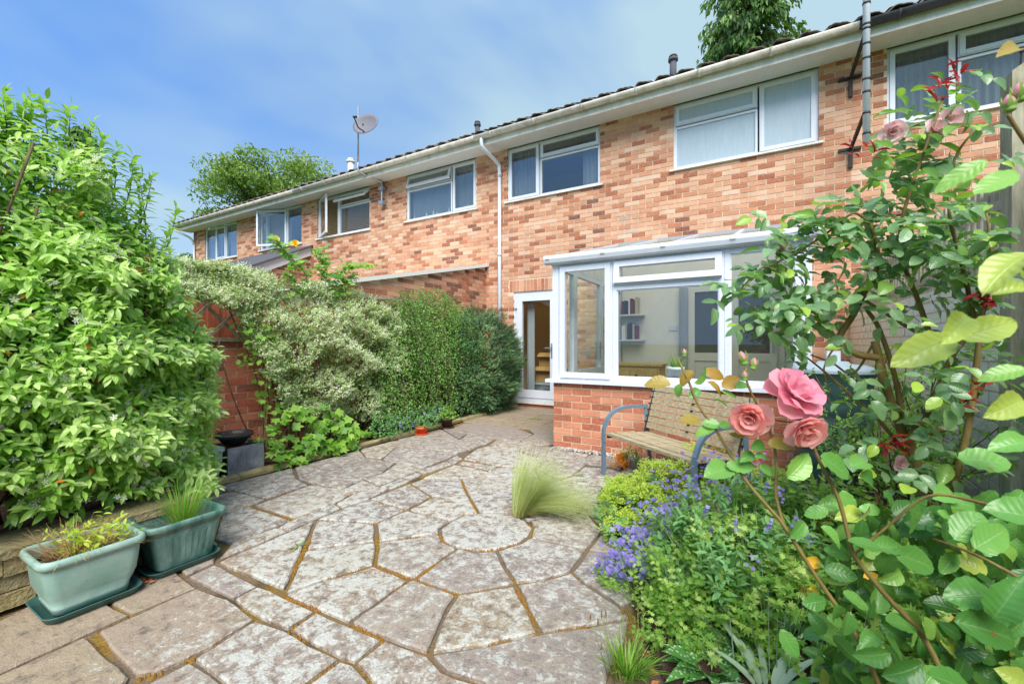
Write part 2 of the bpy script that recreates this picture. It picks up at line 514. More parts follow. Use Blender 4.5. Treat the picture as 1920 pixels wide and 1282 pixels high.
# lichen grows thick in the open middle of the patio, little by the pots and the house
g = t.new('ShaderNodeNewGeometry'); sep = t.new('ShaderNodeSeparateXYZ'); t.l.new(g.outputs['Position'], sep.inputs[0])
d2 = t.math('ADD', t.math('POWER', t.math('MULTIPLY', t.math('ADD', sep.outputs['X'], 2.0), .62), 2.0), t.math('POWER', t.math('MULTIPLY', t.math('ADD', sep.outputs['Y'], -2.3), .5), 2.0))
pot = t.math('SQRT', t.math('ADD', t.math('POWER', t.math('ADD', sep.outputs['X'], 2.7), 2.0), t.math('POWER', t.math('ADD', sep.outputs['Y'], -.2), 2.0)))
cov = t.math('SUBTRACT', 1.0, t.math('MULTIPLY', d2, .22))
cov = t.math('SUBTRACT', cov, t.math('MULTIPLY', t.math('MAXIMUM', t.math('SUBTRACT', 1.25, pot), 0.0), 1.1))
cov = t.math('SUBTRACT', cov, t.math('MULTIPLY', t.math('MAXIMUM', t.math('SUBTRACT', sep.outputs['Y'], 4.6), 0.0), .6))
cov = t.math('ADD', cov, t.math('MULTIPLY', t.math('SUBTRACT', big, .5), .9))
cov = t.math('MAXIMUM', t.math('ADD', cov, t.math('MULTIPLY', t.math('SUBTRACT', r, .5), -.35)), -.35)
warp = t.noise(p, 9, 3, .6, 0, 'Color')
wp = t.new('ShaderNodeVectorMath', operation='ADD'); t.l.new(p, wp.inputs[0])
ws = t.new('ShaderNodeVectorMath', operation='SCALE'); t.l.new(warp, ws.inputs[0]); ws.inputs['Scale'].default_value = .09
t.l.new(ws.outputs[0], wp.inputs[1])
v1 = t.voro(wp.outputs[0], 34); v2 = t.voro(wp.outputs[0], 52); nn = t.noise(p, 30, 4, .65)
n26 = t.noise(p, 24, 7, .72, .4)
blob = t.math('ADD', t.math('ADD', t.math('MULTIPLY', v1, .30), t.math('MULTIPLY', n26, .85)), t.math('MULTIPLY', v2, .12))
lich = t.math('MULTIPLY', t.math('SUBTRACT', t.math('MULTIPLY', cov, .98), blob), 4.5, True)
lcol = t.mix(t.noise(p, 90, 3), C('cfcec6'), C('a3a199'))
raw = t.noise(wp.outputs[0], 17, 8, .74)
crust = t.math('ADD', raw, t.math('MULTIPLY', t.math('SUBTRACT', cov, .5), .22))
crust = t.math('ADD', crust, t.math('MULTIPLY', t.math('SUBTRACT', .35, v2), .16))
wht = t.ramp(crust, [(.53, 0.0), (.58, .55), (.64, .95)])
drk = t.ramp(raw, [(.34, .8), (.42, .25), (.47, 0.0)])
c = t.mix(wht, base, lcol)
c = t.mix(drk, c, C('57504d'))
lich = wht
spots = t.math('MULTIPLY', t.math('SUBTRACT', t.noise(p, 60, 4, .7), .58), 10.0, True)
c = t.mix(t.math('MULTIPLY', spots, .6), c, C('4d4744'))
fine = t.noise(p, 150, 3, .6)
c = t.mix(t.ramp(fine, [(.48, 0.0), (.72, .45)]), c, C('6b625c'))
olive = t.ramp(t.noise(p, 2.2, 3), [(.55, 0.0), (.78, .25)])
c = t.mix(olive, c, C('8c8460'))
h = t.math('ADD', t.math('MULTIPLY', t.noise(p, 11, 6, .6), 1.5), t.math('ADD', t.math('MULTIPLY', lich, .12), t.math('MULTIPLY', fine, .25)))
t.bump(h, .012, .8); M['slab'] = t.done(c, .92, .2)
t = NT('joint mortar and moss'); p = t.pos()
n = t.noise(p, 2.1, 3, .6); f = t.noise(p, 75, 4)
mort = t.mix(f, C('85735f'), C('5c4f43'))
moss = t.ramp(f, [(.3, C('6b4f1e')), (.5, C('84662c')), (.7, C('987a38'))])
c = t.mix(t.ramp(n, [(.44, 0.0), (.56, .9)]), mort, moss)
c = t.mix(t.ramp(t.noise(p, 4, 2), [(.56, 0.0), (.66, .8)]), c, C('4b4238'))
t.bump(f, .01, 1.0); M['joint'] = t.done(c, 1, .1)
t = NT('moss'); p = t.pos(); f = t.noise(p, 160, 3)
M['moss'] = t.done(t.mix(t.noise(p, 7, 2), t.ramp(f, [(.3, C('5f4e1e')), (.7, C('967a34'))]), t.ramp(f, [(.3, C('6a4624')), (.7, C('a26c3c'))])), 1, .1)
t = NT('soil'); p = t.pos(); n = t.noise(p, 25, 5, .65)
t.bump(n, .03, 1); M['soil'] = t.done(t.ramp(n, [(.3, C('2b2119')), (.6, C('54443a')), (.8, C('7b6856'))]), 1, .1)
t = NT('grass ground'); n = t.noise(t.pos(), 3, 5); M['ground'] = t.done(t.ramp(n, [(.3, C('3f5526')), (.7, C('6b7c3e'))]), 1, .1)
t = NT('gravel'); M['gravel'] = t.done(t.ramp(t.attr(), [(0, C('6d6a66')), (.4, C('a9a49c')), (.8, C('cfcac2')), (1, C('8d7a66'))]), .9, .2)
t = NT('walling stone'); p = t.pos((1, 1, 2.5)); n = t.noise(p, 10, 5, .6); f = t.noise(t.pos(), 60, 4)
c = t.ramp(t.attr(), [(0, C('9a8a5e')), (.5, C('ab9b72')), (1, C('8f8468'))])
c = t.mix(t.ramp(n, [(.35, 0.0), (.7, .8)]), c, C('6f6440')); c = t.mix(t.ramp(f, [(.5, 0.0), (.8, .5)]), c, C('cdbf97'))
t.bump(t.math('ADD', n, f), .012, .9); M['stone'] = t.done(c, .95, .2)
t = NT('flaking painted block'); p = t.pos(); n = t.noise(p, 5, 5, .65, .3); f = t.noise(p, 45, 4)
g = t.new('ShaderNodeNewGeometry'); sep = t.new('ShaderNodeSeparateXYZ'); t.l.new(g.outputs['Position'], sep.inputs[0])
loss = t.math('ADD', n, t.math('MULTIPLY', t.math('SUBTRACT', 2.3, sep.outputs['Y']), .3))
paint = t.mix(f, C('ebe6d6'), C('d0c9b6'))
core = t.ramp(f, [(.3, C('a8743c')), (.6, C('c49058')), (.8, C('b9a78c'))])
c = t.mix(t.ramp(loss, [(.56, 0.0), (.66, 1.0)]), paint, core)
c = t.mix(t.ramp(t.noise(p, 9, 3), [(.55, 0.0), (.8, .45)]), c, C('7d7a62'))
t.bump(t.math('ADD', n, f), .01, .8); M['block'] = t.done(c, .9, .25)

def m_wood(name, a, b, c3, axis=(1, 18, 18), rough=.8, moss=0.0):
    t = NT(name)
    tc = t.new('ShaderNodeTexCoord'); mp = t.new('ShaderNodeMapping'); mp.inputs['Scale'].default_value = axis
    t.l.new(tc.outputs['Object'], mp.inputs['Vector'])
    n = t.noise(mp.outputs[0], 3, 5, .65); p = t.pos(); n2 = t.noise(p, 7, 4)
    c = t.ramp(n, [(.3, C(a)), (.5, C(b)), (.72, C(c3))])
    c = t.mix(t.math('MULTIPLY', t.attr(), .5), c, C(b))
    if moss: c = t.mix(t.ramp(n2, [(.5, 0.0), (.72, moss)]), c, C('6f7442'))
    t.bump(n, .004, .8)
    return t.done(c, rough, .2)
M['slat'] = m_wood('weathered bench slat', '7f745f', 'ab9a7c', 'd0be9c', (2, 22, 22), .85, .12)
M['grey_wood'] = m_wood('grey weathered wood', '867d70', 'aea391', 'cbc0ac', (18, 18, 2), .9, .3)
M['trellis'] = m_wood('silvered trellis wood', '857868', 'a89a88', 'c2b6a4', (8, 8, 8), .9, .1)
M['post_wood'] = m_wood('mossy post', '7d7662', 'a09a84', 'bcb5a0', (16, 16, 2), .95, .65)
M['fence_red'] = m_wood('stained fence board', '9a5440', 'b5674e', 'c67d62', (16, 16, 2), .8)
M['fence_dark'] = m_wood('old dark fence board', '3d2f22', '55432f', '6e5a3e', (16, 16, 2), .9)
M['pine'] = m_wood('light wood', 'b08d57', 'c7a56c', 'd8b981', (14, 14, 3), .5)
M['bark'] = m_wood('bark', '40352a', '665543', '857560', (14, 14, 3), .95)
M['cane'] = NT('bamboo cane').done(C('c2a77a'), .6)
t = NT('planter plastic'); p = t.pos(); n = t.noise(p, 9, 4, .6); f = t.noise(p, 90, 3)
c = t.mix(t.ramp(n, [(.4, 0.0), (.75, .75)]), C('82a396'), C('aec2b8')); c = t.mix(t.ramp(f, [(.62, 0.0), (.8, .4)]), c, C('4d6b60'))
t.bump(n, .004, .3); M['planter'] = t.done(c, t.ramp(n, [(.3, .35), (.7, .6)]), .4)
t = NT('dark planter plastic'); p = t.pos((1, 1, .35)); n = t.noise(p, 11, 4, .65)
c = t.mix(t.ramp(n, [(.42, 0.0), (.75, .8)]), C('3d675b'), C('8fa9a0')); M['planter2'] = t.done(c, .45, .4)
M['saucer'] = NT('saucer plastic').done(C('3e6660'), .45)
t = NT('slate'); n = t.noise(t.pos((1, 1, 1)), 7, 5, .65, .6); M['slate'] = t.done(t.ramp(n, [(.3, C('53575f')), (.55, C('7e838b')), (.75, C('a5a9ae'))]), .5, .4)
M['black_plastic'] = NT('black plastic').done(C('26282a'), .45)
M['terracotta'] = NT('orange pot').done(C('d2582c'), .6)
M['brown_pot'] = NT('brown pot').done(C('4d3a30'), .6)
M['white_ceramic'] = NT('white ceramic').done(C('dcd9d2'), .25)
t = NT('blue and white ceramic'); sepn = t.new('ShaderNodeSeparateXYZ'); tcn = t.new('ShaderNodeTexCoord'); t.l.new(tcn.outputs['Object'], sepn.inputs[0])
c = t.mix(t.ramp(t.math('ADD', sepn.outputs['Z'], t.math('MULTIPLY', t.noise(t.pos(), 30, 3), .05)), [(.07, 1.0), (.11, 0.0)]), C('dfe2e8'), C('2f3f78'))
M['blue_pot'] = t.done(c, .2)
M['butt'] = NT('dark green plastic').done(C('35504c'), .5)
M['lid'] = NT('grey lid plastic').done(C('a5b4bd'), .5)
M['bright_green'] = NT('green plastic').done(C('2aa35a'), .4)
t = NT('powder coated steel'); M['bench_metal'] = t.done(C('6f8495'), .4, .5, .2)
M['dish'] = NT('dish paint').done(C('6e6c76'), .7)
M['card'] = NT('cardboard').done(C('b08a55'), .8, .2)
M['lead'] = NT('lead flashing').done(C('9a9da2'), .6)
t = NT('lamp shade'); t.bsdf.inputs['Emission Color'].default_value = C('ffb45a'); t.bsdf.inputs['Emission Strength'].default_value = 1.6; M['lamp'] = t.done(C('e8c08a'), .8)
M['felt'] = NT('roofing felt').done(C('50525a'), .9)
M['felt_pale'] = NT('pale fascia').done(C('e2e0da'), .7)
M['dark'] = NT('dark recess').done(C('1b1a19'), .9)
t = NT('book cover'); M['book'] = t.done(t.ramp(t.attr(), [(0, C('6d2320')), (.25, C('e2ddd2')), (.5, C('2a2f3d')), (.75, C('b9a98a')), (1, C('7a3a30'))], 'CONSTANT'), .6)
M['timber_door'] = NT('painted door').done(C('d9d4c8'), .5)
M['dark_glass'] = NT('dark obscured glass').done(C('55524e'), .5, .3)
M['dry'] = NT('dry leaf litter').done(C('a5673d'), .8)

def m_leaf(name, stops, rough=.4, trans=.3, tcol=None, vein=0.0, spec=.5, bump=.0, edge=None):
    t = NT(name); p = t.pos()
    c = t.ramp(t.attr(), [(a, C(b)) for a, b in stops])
    n = t.noise(p, 9, 2)
    c = t.mix(t.ramp(n, [(.4, 0.0), (.7, .22)]), c, C(stops[0][1]))
    uv = t.attr('luv', 'Vector'); sp = t.new('ShaderNodeSeparateXYZ'); t.l.new(uv, sp.inputs[0])
    ax = t.math('ABSOLUTE', sp.outputs['X'])
    if vein:
        mid = t.ramp(ax, [(.02, 1.0), (.09, 0.0)])
        s = t.math('SINE', t.math('MULTIPLY', t.math('SUBTRACT', sp.outputs['Y'], t.math('MULTIPLY', ax, .2)), 46.0))
        side = t.ramp(s, [(.86, 0.0), (1.0, .28)])
        vv = t.math('MAXIMUM', mid, side)
        c = t.mix(t.math('MULTIPLY', vv, vein*.55), c, C('b3cf92'))
        t.bump(t.math('SUBTRACT', t.math('MULTIPLY', s, .3), mid), .0012, .35)
    if vein:
        sp_ = t.math('MULTIPLY', t.ramp(t.voro(p, 34), [(.10, 1.0), (.16, 0.0)]), t.ramp(t.noise(p, 6, 2), [(.5, 0.0), (.6, .8)]))
        c = t.mix(sp_, c, C('7d5a2c'))
    if edge: c = t.mix(t.ramp(ax, [(.5, 0.0), (.75, .85)]), c, C(edge))
    t.done(c, rough, spec)
    t.translucent(t.mix(.5, c, C(tcol or 'a9cf3a')), trans)
    return t.m
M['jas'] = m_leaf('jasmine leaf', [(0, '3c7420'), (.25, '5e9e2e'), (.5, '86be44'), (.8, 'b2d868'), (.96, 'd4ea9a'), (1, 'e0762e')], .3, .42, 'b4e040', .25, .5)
M['jas_flower'] = m_leaf('jasmine blossom', [(0, 'eef0c8'), (.5, 'fbfae8'), (1, 'ffffff')], .6, .5, 'f0f0d8')
M['euon'] = m_leaf('variegated leaf', [(0, '5a8c30'), (.3, '8cb458'), (.5, 'c8dca0'), (.75, 'e8efd0'), (1, 'fcfcf0')], .45, .5, 'dfe08a', 0, .3)
M['coton'] = m_leaf('small leaf', [(0, '42702e'), (.4, '5f9040'), (.75, '82b054'), (1, 'aacc74')], .5, .35, 'a0cc48', 0, .3)
M['dark_shrub'] = m_leaf('dark evergreen leaf', [(0, '2e4c30'), (.5, '4a7044'), (.85, '6e965e'), (1, '9cbc86')], .4, .2, '5f9050')
M['lobed'] = m_leaf('lobed leaf', [(0, '568a26'), (.5, '7fb038'), (1, 'aace5c')], .5, .38, 'a8d848', .3)
M['yrose_leaf'] = m_leaf('fresh rose leaf', [(0, '5c9a34'), (.5, '82b848'), (1, 'aacb5c')], .45, .4, 'b8dc4c', .3)
M['rose_leaf'] = m_leaf('climbing rose leaf', [(0, '56784e'), (.35, '749868'), (.6, '8eb080'), (.8, '8ab44c'), (.95, 'aecb4c'), (1, 'b08034')], .27, .35, '8fd028', .3, .7)
M['rose_leaf2'] = m_leaf('foreground rose leaf', [(0, '2f5c28'), (.4, '4f883c'), (.7, '74aa50'), (.9, '9cc456'), (1, 'c2963c')], .32, .25, 'a8dc50', .3, .5)
M['rose_bronze'] = m_leaf('bronze young leaf', [(0, '8f8a36'), (.5, 'b08a3a'), (1, '9fae58')], .4, .35, 'd8a040', .35)
M['rose_red'] = m_leaf('red young leaf', [(0, '7d1f2c'), (.5, 'a52c38'), (1, 'c8502c')], .35, .3, 'd03030')
M['petal'] = m_leaf('rose petal', [(0, 'f088a0'), (.3, 'f49eb2'), (.6, 'f8b8c8'), (1, 'fbd2de')], .6, .52, 'ffd4dc')
M['petal_peach'] = m_leaf('peach rose petal', [(0, 'fbaaa4'), (.5, 'fdc0ba'), (1, 'fed6d2')], .6, .62, 'ffd0c8')
M['petal_pale'] = m_leaf('pale rose petal', [(0, 'f0c0c4'), (1, 'fae2e0')], .55, .35, 'ffd0d0')
M['sepal'] = m_leaf('sepal', [(0, '6f9a3c'), (1, '9bbf5c')], .5, .2)
M['yellow'] = m_leaf('yellow petal', [(0, 'fbc02a'), (1, 'ffe060')], .5, .4, 'ffcf30')
M['orange_flower'] = m_leaf('orange petal', [(0, 'f2962a'), (1, 'fcb848')], .5, .4, 'ffa830')
M['purple'] = m_leaf('bellflower', [(0, '6e5eb0'), (.6, '8c7cc8'), (1, 'b0a4dc')], .5, .3, '9080e0')
M['alch'] = m_leaf('lady mantle blossom', [(0, '8fae2c'), (.5, 'b5cc40'), (1, 'd3df62')], .6, .35, 'd6e85c')
M['alch_leaf'] = m_leaf('lady mantle leaf', [(0, '4f8a4a'), (1, '86b574')], .6, .3)
M['herb'] = m_leaf('perennial leaf', [(0, '4c7a28'), (.4, '70a03c'), (.8, 'a2c45c'), (1, 'c8dc84')], .5, .38, 'b0d440', .15, .3)
M['bergenia'] = m_leaf('leathery leaf', [(0, '3f7a3c'), (.6, '5a9a4c'), (1, '7db85f')], .3, .25, '90c850', .35)
t = M['bergenia']
def m_spot():
    t = NT('spotted leaf'); p = t.pos()
    c = t.ramp(t.attr(), [(0, C('3f7a34')), (1, C('5f9a48'))])
    v = t.voro(p, 75); c = t.mix(t.ramp(v, [(.28, .9), (.36, 0.0)]), c, C('c8dcb8'))
    t.done(c, .5); t.translucent(C('a0d060'), .25); return t.m
M['spotted'] = m_spot()
M['silver_leaf'] = m_leaf('silvery strap leaf', [(0, '7d9c78'), (1, 'b5c6a8')], .6, .25)
M['stipa'] = m_leaf('feather grass', [(0, 'a3ba5c'), (.4, 'c8d484'), (.75, 'e2e4b0'), (1, 'f2eed2')], .6, .35, 'd6e080')
M['grass'] = m_leaf('grass blade', [(0, '4f8a28'), (.6, '7fb53c'), (1, 'b3c458')], .5, .35)
M['dry_grass'] = m_leaf('dry stalk', [(0, '9a6a44'), (.5, 'c29a66'), (.8, 'd6b98c'), (1, '94a84a')], .7, .25, 'd0a860')
M['stem_green'] = NT('green stem').done(C('6f8040'), .5)
M['stem_brown'] = m_wood('rose stem', '6a4a32', '7d6a3e', '8a8a4c', (10, 10, 3), .6)
M['tree_leaf'] = m_leaf('tree leaf', [(0, '4a6a2c'), (.4, '6a8a3e'), (.8, '8fa85a'), (1, 'aebc7c')], .5, .35)
M['conifer'] = m_leaf('cypress spray', [(0, '2c4a26'), (.5, '4c7436'), (.85, '6c9648'), (1, '92b466')], .6, .3)
M['far_tree'] = m_leaf('distant leaf', [(0, '2a4a26'), (1, '4f7a3a')], .6, .25)

# ================================================================== THE SETTING
tag(MB().add([(-900,-900,-.06),(900,-900,-.06),(900,900,-.06),(-900,900,-.06)], [(0,1,2,3)]).build('ground', M['ground'], loc=(0,0,-.06)), kind='structure')

# ------------------------------------------------------------------ patio and its paving slabs
patio = MB().add([(-3.98,-1.6,-.018),(1.0,-1.6,-.018),(1.0,4.6,-.018),(-1.9,4.6,-.018),(-1.9,7.12,-.018),(-4.3,7.12,-.018)], [(0,1,2,3,4,5)]).build('patio', M['joint'], loc=(-2,2.5,-.018))
tag(patio, kind='structure')
SLABS = [
 [(825,990),(830,1013),(854,1023),(892,1032),(931,1028),(975,1015),(992,1002),(1000,988),(985,973),(958,962),(898,961),(871,964),(844,976)],
 [(825,999),(708,1014),(706,980),(763,955),(844,977),(824,990)],
 [(844,976),(767,954),(812,930),(877,926),(898,960),(871,964)],
 [(898,960),(877,926),(942,917),(1030,917),(1071,940),(1095,952),(1083,963),(994,975),(985,973),(958,961)],
 [(994,975),(1083,963),(1096,953),(1112,973),(1131,992),(1100,1030),(994,1008),(1000,988)],
 [(993,1005),(1098,1031),(1071,1069),(1021,1084),(967,1089),(946,1061),(933,1030),(975,1016)],
 [(933,1030),(946,1061),(967,1090),(917,1103),(858,1112),(777,1084),(858,1025),(892,1033)],
 [(858,1025),(777,1083),(704,1057),(708,1015),(825,1000),(831,1014)],
 [(592,973),(704,980),(760,955),(692,934)],
 [(692,934),(761,954),(809,930),(769,905)],
 [(769,905),(811,930),(877,925),(865,896),(790,897)],
 [(790,896),(852,870),(905,880),(944,892),(865,896)],
 [(865,897),(877,926),(942,917),(1020,914),(1010,893),(944,892)],
 [(406,1053),(541,995),(591,974),(565,1036),(535,1104)],
 [(592,974),(703,981),(706,1014),(573,1029)],
 [(571,1031),(706,1015),(703,1057),(594,1090),(533,1111),(545,1085)],
 [(531,1112),(594,1090),(703,1058),(767,1086),(679,1147),(652,1165),(598,1142)],
 [(768,1086),(778,1084),(856,1113),(837,1140),(822,1176),(805,1223),(721,1195),(654,1166),(679,1148)],
 [(858,1113),(917,1104),(965,1096),(1002,1165),(1012,1184),(912,1207),(806,1222),(822,1176),(838,1140)],
 [(967,1093),(1021,1085),(1072,1070),(1090,1086),(1160,1133),(1184,1155),(1102,1170),(1013,1184),(1002,1160)],
 [(1073,1069),(1100,1031),(1200,1040),(1235,1110),(1163,1133),(1090,1086)],
 [(806,1224),(912,1208),(1012,1185),(1102,1171),(1185,1156),(1175,1199),(1150,1244),(1142,1282),(1120,1350),(960,1350),(904,1279),(833,1256)],
 [(721,1196),(805,1225),(832,1257),(904,1280),(958,1350),(760,1350),(664,1241)],
 [(350,1079),(406,1055),(486,1095),(435,1122)],
 [(486,1095),(530,1113),(594,1143),(540,1177),(479,1154),(435,1122)],
 [(594,1143),(652,1166),(721,1195),(664,1241),(635,1230),(581,1205),(540,1178)],
 [(180,1183),(371,1099),(431,1122),(479,1157),(400,1208),(292,1259),(252,1264)],
 [(165,1188),(246,1264),(200,1350),(-60,1470),(-170,1350),(0,1262)],
 [(0,1160),(62,1129),(140,1090),(219,1138),(244,1150),(167,1186),(0,1261),(-170,1345),(-170,1245)],
 [(140,1090),(280,1020),(340,1075),(371,1098),(244,1150),(219,1137)],
 [(280,1019),(372,985),(410,1015),(404,1052),(348,1078)],
 [(479,1160),(537,1180),(581,1206),(637,1232),(571,1281),(530,1335),(470,1312),(400,1261),(362,1234),(400,1211)],
 [(268,1284),(358,1236),(400,1262),(470,1314),(420,1370),(220,1370)],
 [(571,1283),(637,1234),(664,1242),(756,1350),(536,1345)],
 [(467,948),(546,974),(435,1018),(400,1010),(415,965)],
 [(476,946),(579,909),(597,908),(660,925),(627,943),(552,970)],
 [(375,935),(437,919),(498,935),(470,947),(415,964),(375,983)],
 [(392,915),(549,876),(556,897),(578,908),(498,934),(440,919)],
 [(558,897),(682,857),(742,866),(717,885),(681,899),(641,915),(601,908)],
 [(602,909),(641,916),(682,899),(709,910),(661,925)],
 [(683,898),(717,886),(744,867),(793,878),(712,910)],
 [(551,875),(674,843),(685,856),(560,896)],
 [(674,842),(745,824),(752,830),(716,860),(686,856)],
 [(717,860),(741,838),(812,843),(857,851),(794,877),(743,866)],
 [(745,823),(828,804),(862,824),(910,832),(857,850),(812,842),(742,836)],
 [(862,823),(876,813),(930,822),(912,832)],
 [(830,804),(872,793),(950,795),(1000,813),(975,826),(930,822),(876,812)],
 [(1001,813),(975,826),(1009,834),(1044,830),(1050,800),(990,803)],
 [(916,834),(979,846),(1009,835),(975,827),(931,824)],
 [(893,841),(916,835),(979,847),(1022,862),(1001,877),(935,872),(868,859)],
 [(867,863),(932,873),(929,878),(908,879),(857,868)],
 [(979,846),(1009,835),(1045,838),(1085,852),(1110,862),(1075,889),(1040,896),(1001,877),(1022,862)],
 [(1075,889),(1097,874),(1145,878),(1185,890),(1152,897),(1088,892)],
 [(1078,891),(1150,898),(1135,910),(1092,907),(1050,899)],
 [(1010,892),(1003,879),(1040,897),(1092,908),(1131,911),(1128,917),(1075,938),(1032,916)],
 [(1076,939),(1130,917),(1180,925),(1200,960),(1131,991),(1112,973),(1096,952)],
 [(1132,993),(1200,961),(1230,1000),(1215,1042),(1101,1030)],
 [(838,862),(858,852),(868,859),(852,869),(846,868)],
 [(832,805),(875,813),(862,822)],
 [(936,875),(1002,880),(1010,892),(944,891),(913,882)],
 # row along the border: thin strips between the border slabs and the circle
 [(406,1051),(433,1018),(517,988),(527,990),(541,994)],
 [(519,988),(545,974),(628,943),(640,951),(592,972),(543,993)],
 [(629,943),(662,926),(709,911),(730,915),(692,934),(642,951)],
 [(711,911),(780,884),(792,888),(752,908),(732,915)],
 [(782,883),(794,878),(838,864),(848,869),(794,888)],
]
def clean_poly(P):
    a = sum(P[i][0]*P[(i+1) % len(P)][1]-P[(i+1) % len(P)][0]*P[i][1] for i in range(len(P)))
    return P if a > 0 else P[::-1]
def inset(P, d):
    out, n = [], len(P)
    for i in range(n):
        a, b, c = Vector(P[i-1]), Vector(P[i]), Vector(P[(i+1) % n])
        e1, e2 = (b-a).normalized(), (c-b).normalized()
        n1, n2 = Vector((-e1.y, e1.x)), Vector((-e2.y, e2.x))
        m = n1+n2
        if m.length < .2: m = n1
        m.normalize()
        out.append(b + m*min(d/max(m.dot(n1), .35), d*2.2))
    return out
def slab(P, joint=.013, rnd=None, tint=None):
    P = clean_poly([(float(x), float(y)) for x, y in P])
    P = inset([Vector(p) for p in P], joint*.5)
    Q = []
    for i in range(len(P)):
        a, b = P[i], P[(i+1) % len(P)]
        k = max(1, int((b-a).length/.07))
        for j in range(k):
            q = a.lerp(b, j/k)
            jit = .0045 if j else .003
            Q.append(Vector((q.x+random.uniform(-jit, jit), q.y+random.uniform(-jit, jit))))
    T = inset(Q, .007)
    n = len(Q)
    cx, cy = sum(q.x for q in Q)/n, sum(q.y for q in Q)/n
    dz = random.uniform(-.002, .002); tx, ty = random.uniform(-.004, .004), random.uniform(-.004, .004)
    zf = lambda q: dz+(q.x-cx)*tx+(q.y-cy)*ty
    V = [(q.x, q.y, zf(q)) for q in T] + [(q.x, q.y, zf(q)-.007) for q in Q] + [(q.x, q.y, -.03) for q in Q]
    F = [tuple(range(n))]
    for k in (0, 1):
        F += [(k*n+i, (k+1)*n+i, (k+1)*n+(i+1) % n, k*n+(i+1) % n) for i in range(n)]
    MB().add(V, F, random.random() if rnd is None else rnd).build('paving_slab', M['slab'], patio, loc=(cx, cy, 0))
for i, poly in enumerate(SLABS):
    rr = {8: .95, 9: .92, 26: .22, 27: .05, 28: .1, 29: .15}.get(i)
    slab([ground_at(*q)[:2] for q in poly], .022 if i < 26 else .015, rnd=rr)
ys = [5.22, 5.62, 6.1, 6.5, 6.8, 7.09]
for j in range(len(ys)-1):
    x = -4.2
    while x < -2.1:
        w = random.choice([.34, .45, .6, .75]); x1 = min(x+w, -1.98)
        if -1.98-x1 < .2: x1 = -1.98
        y0 = ys[j] if x > -3.3 or j else ys[j]+.0
        slab([(x, y0), (x1, y0), (x1, ys[j+1]), (x, ys[j+1])], .016, random.choice([.05, .1, .8]))
        x = x1
for (x0, x1, y0, y1) in [(-1.1,-.5,3.9,4.36),(-.5,.05,3.9,4.36),(.05,.55,3.6,4.3),(-.85,-.35,3.4,3.9),(-.35,.1,3.3,3.9),(-1.95,-1.55,4.02,4.36),(-1.55,-1.12,4.0,4.36)]:
    slab([(x0,y0),(x1,y0),(x1,y1),(x0,y1)], .02)
# moss cushions in the joints
mo = MB()
MOSSY = [[(597,985),(565,1036),(540,1085)],[(531,1112),(598,1142)],[(598,1142),(545,1176)],[(540,1180),(581,1205)],[(704,1057),(777,1083)],[(777,1083),(858,1112)],
         [(858,1112),(917,1103)],[(777,1083),(858,1025)],[(827,1000),(831,1014),(892,1033),(975,1016)],[(765,1087),(679,1147)],[(654,1166),(721,1195)],[(721,1196),(664,1240)],
         [(592,974),(704,980)],[(467,947),(548,973)],[(545,973),(592,955)],[(865,897),(877,926),(895,955)],[(967,1100),(1004,1168)],[(1012,1184),(1102,1170)],[(912,1207),(960,1196)],
         [(835,864),(812,872)],[(857,865),(868,858)],[(868,861),(935,874)],[(862,868),(910,880)],[(252,1267),(292,1259),(365,1228)],[(704,1057),(594,1090)],[(1071,939),(1096,952)],[(1112,973),(1130,992)],
         [(400,1209),(440,1186)],[(708,1015),(825,1000)],[(604,909),(660,925)],[(660,925),(712,910)],[(1148,1246),(1176,1198)],[(635,1232),(581,1278)],[(1080,891),(1150,898)],[(692,934),(760,954)],[(704,980),(762,955)]]
for line in MOSSY:
    pts = [ground_at(*q) for q in line]
    for a, b in zip(pts[:-1], pts[1:]):
        L = (b-a).length
        dirv = (b-a).normalized(); sd = Vector((-dirv.y, dirv.x, 0))
        for k in range(int(L/.0045)):
            f = random.random()
            if nz(a.lerp(b, f), 5, 3) < -.22: continue
            p = a.lerp(b, f) + sd*random.gauss(0, .0065)
            s = random.uniform(.005, .011)
            s *= .8
            mo.add([(p.x-s,p.y,-.017),(p.x,p.y-s,-.017),(p.x+s,p.y,-.017),(p.x,p.y+s,-.017),(p.x+random.uniform(-.003,.003),p.y,-.009+s*.9)], [(0,1,4),(1,2,4),(2,3,4),(3,0,4)], random.random())
tag(mo.build('moss', M['moss'], None, True), 'brown and ochre moss growing along the joints of the patio slabs', 'moss', kind='stuff')
# gravel strip below the conservatory
gv = MB()
for k in range(900):
    x, y = random.uniform(-2.0, .3), 4.44-abs(random.gauss(0, .045))
    if y < 4.3: continue
    s = random.uniform(.005, .013)
    gv.obox((x, y, s*.5+random.uniform(0,.006)), (random.random()+.1,random.random(),.2), (-.3,random.random()+.1,.1), (0,0,1), s, s*.8, s*.6, random.random())
tag(gv.build('gravel', M['gravel']), 'pale gravel strewn along the foot of the conservatory plinth', 'gravel', kind='stuff')

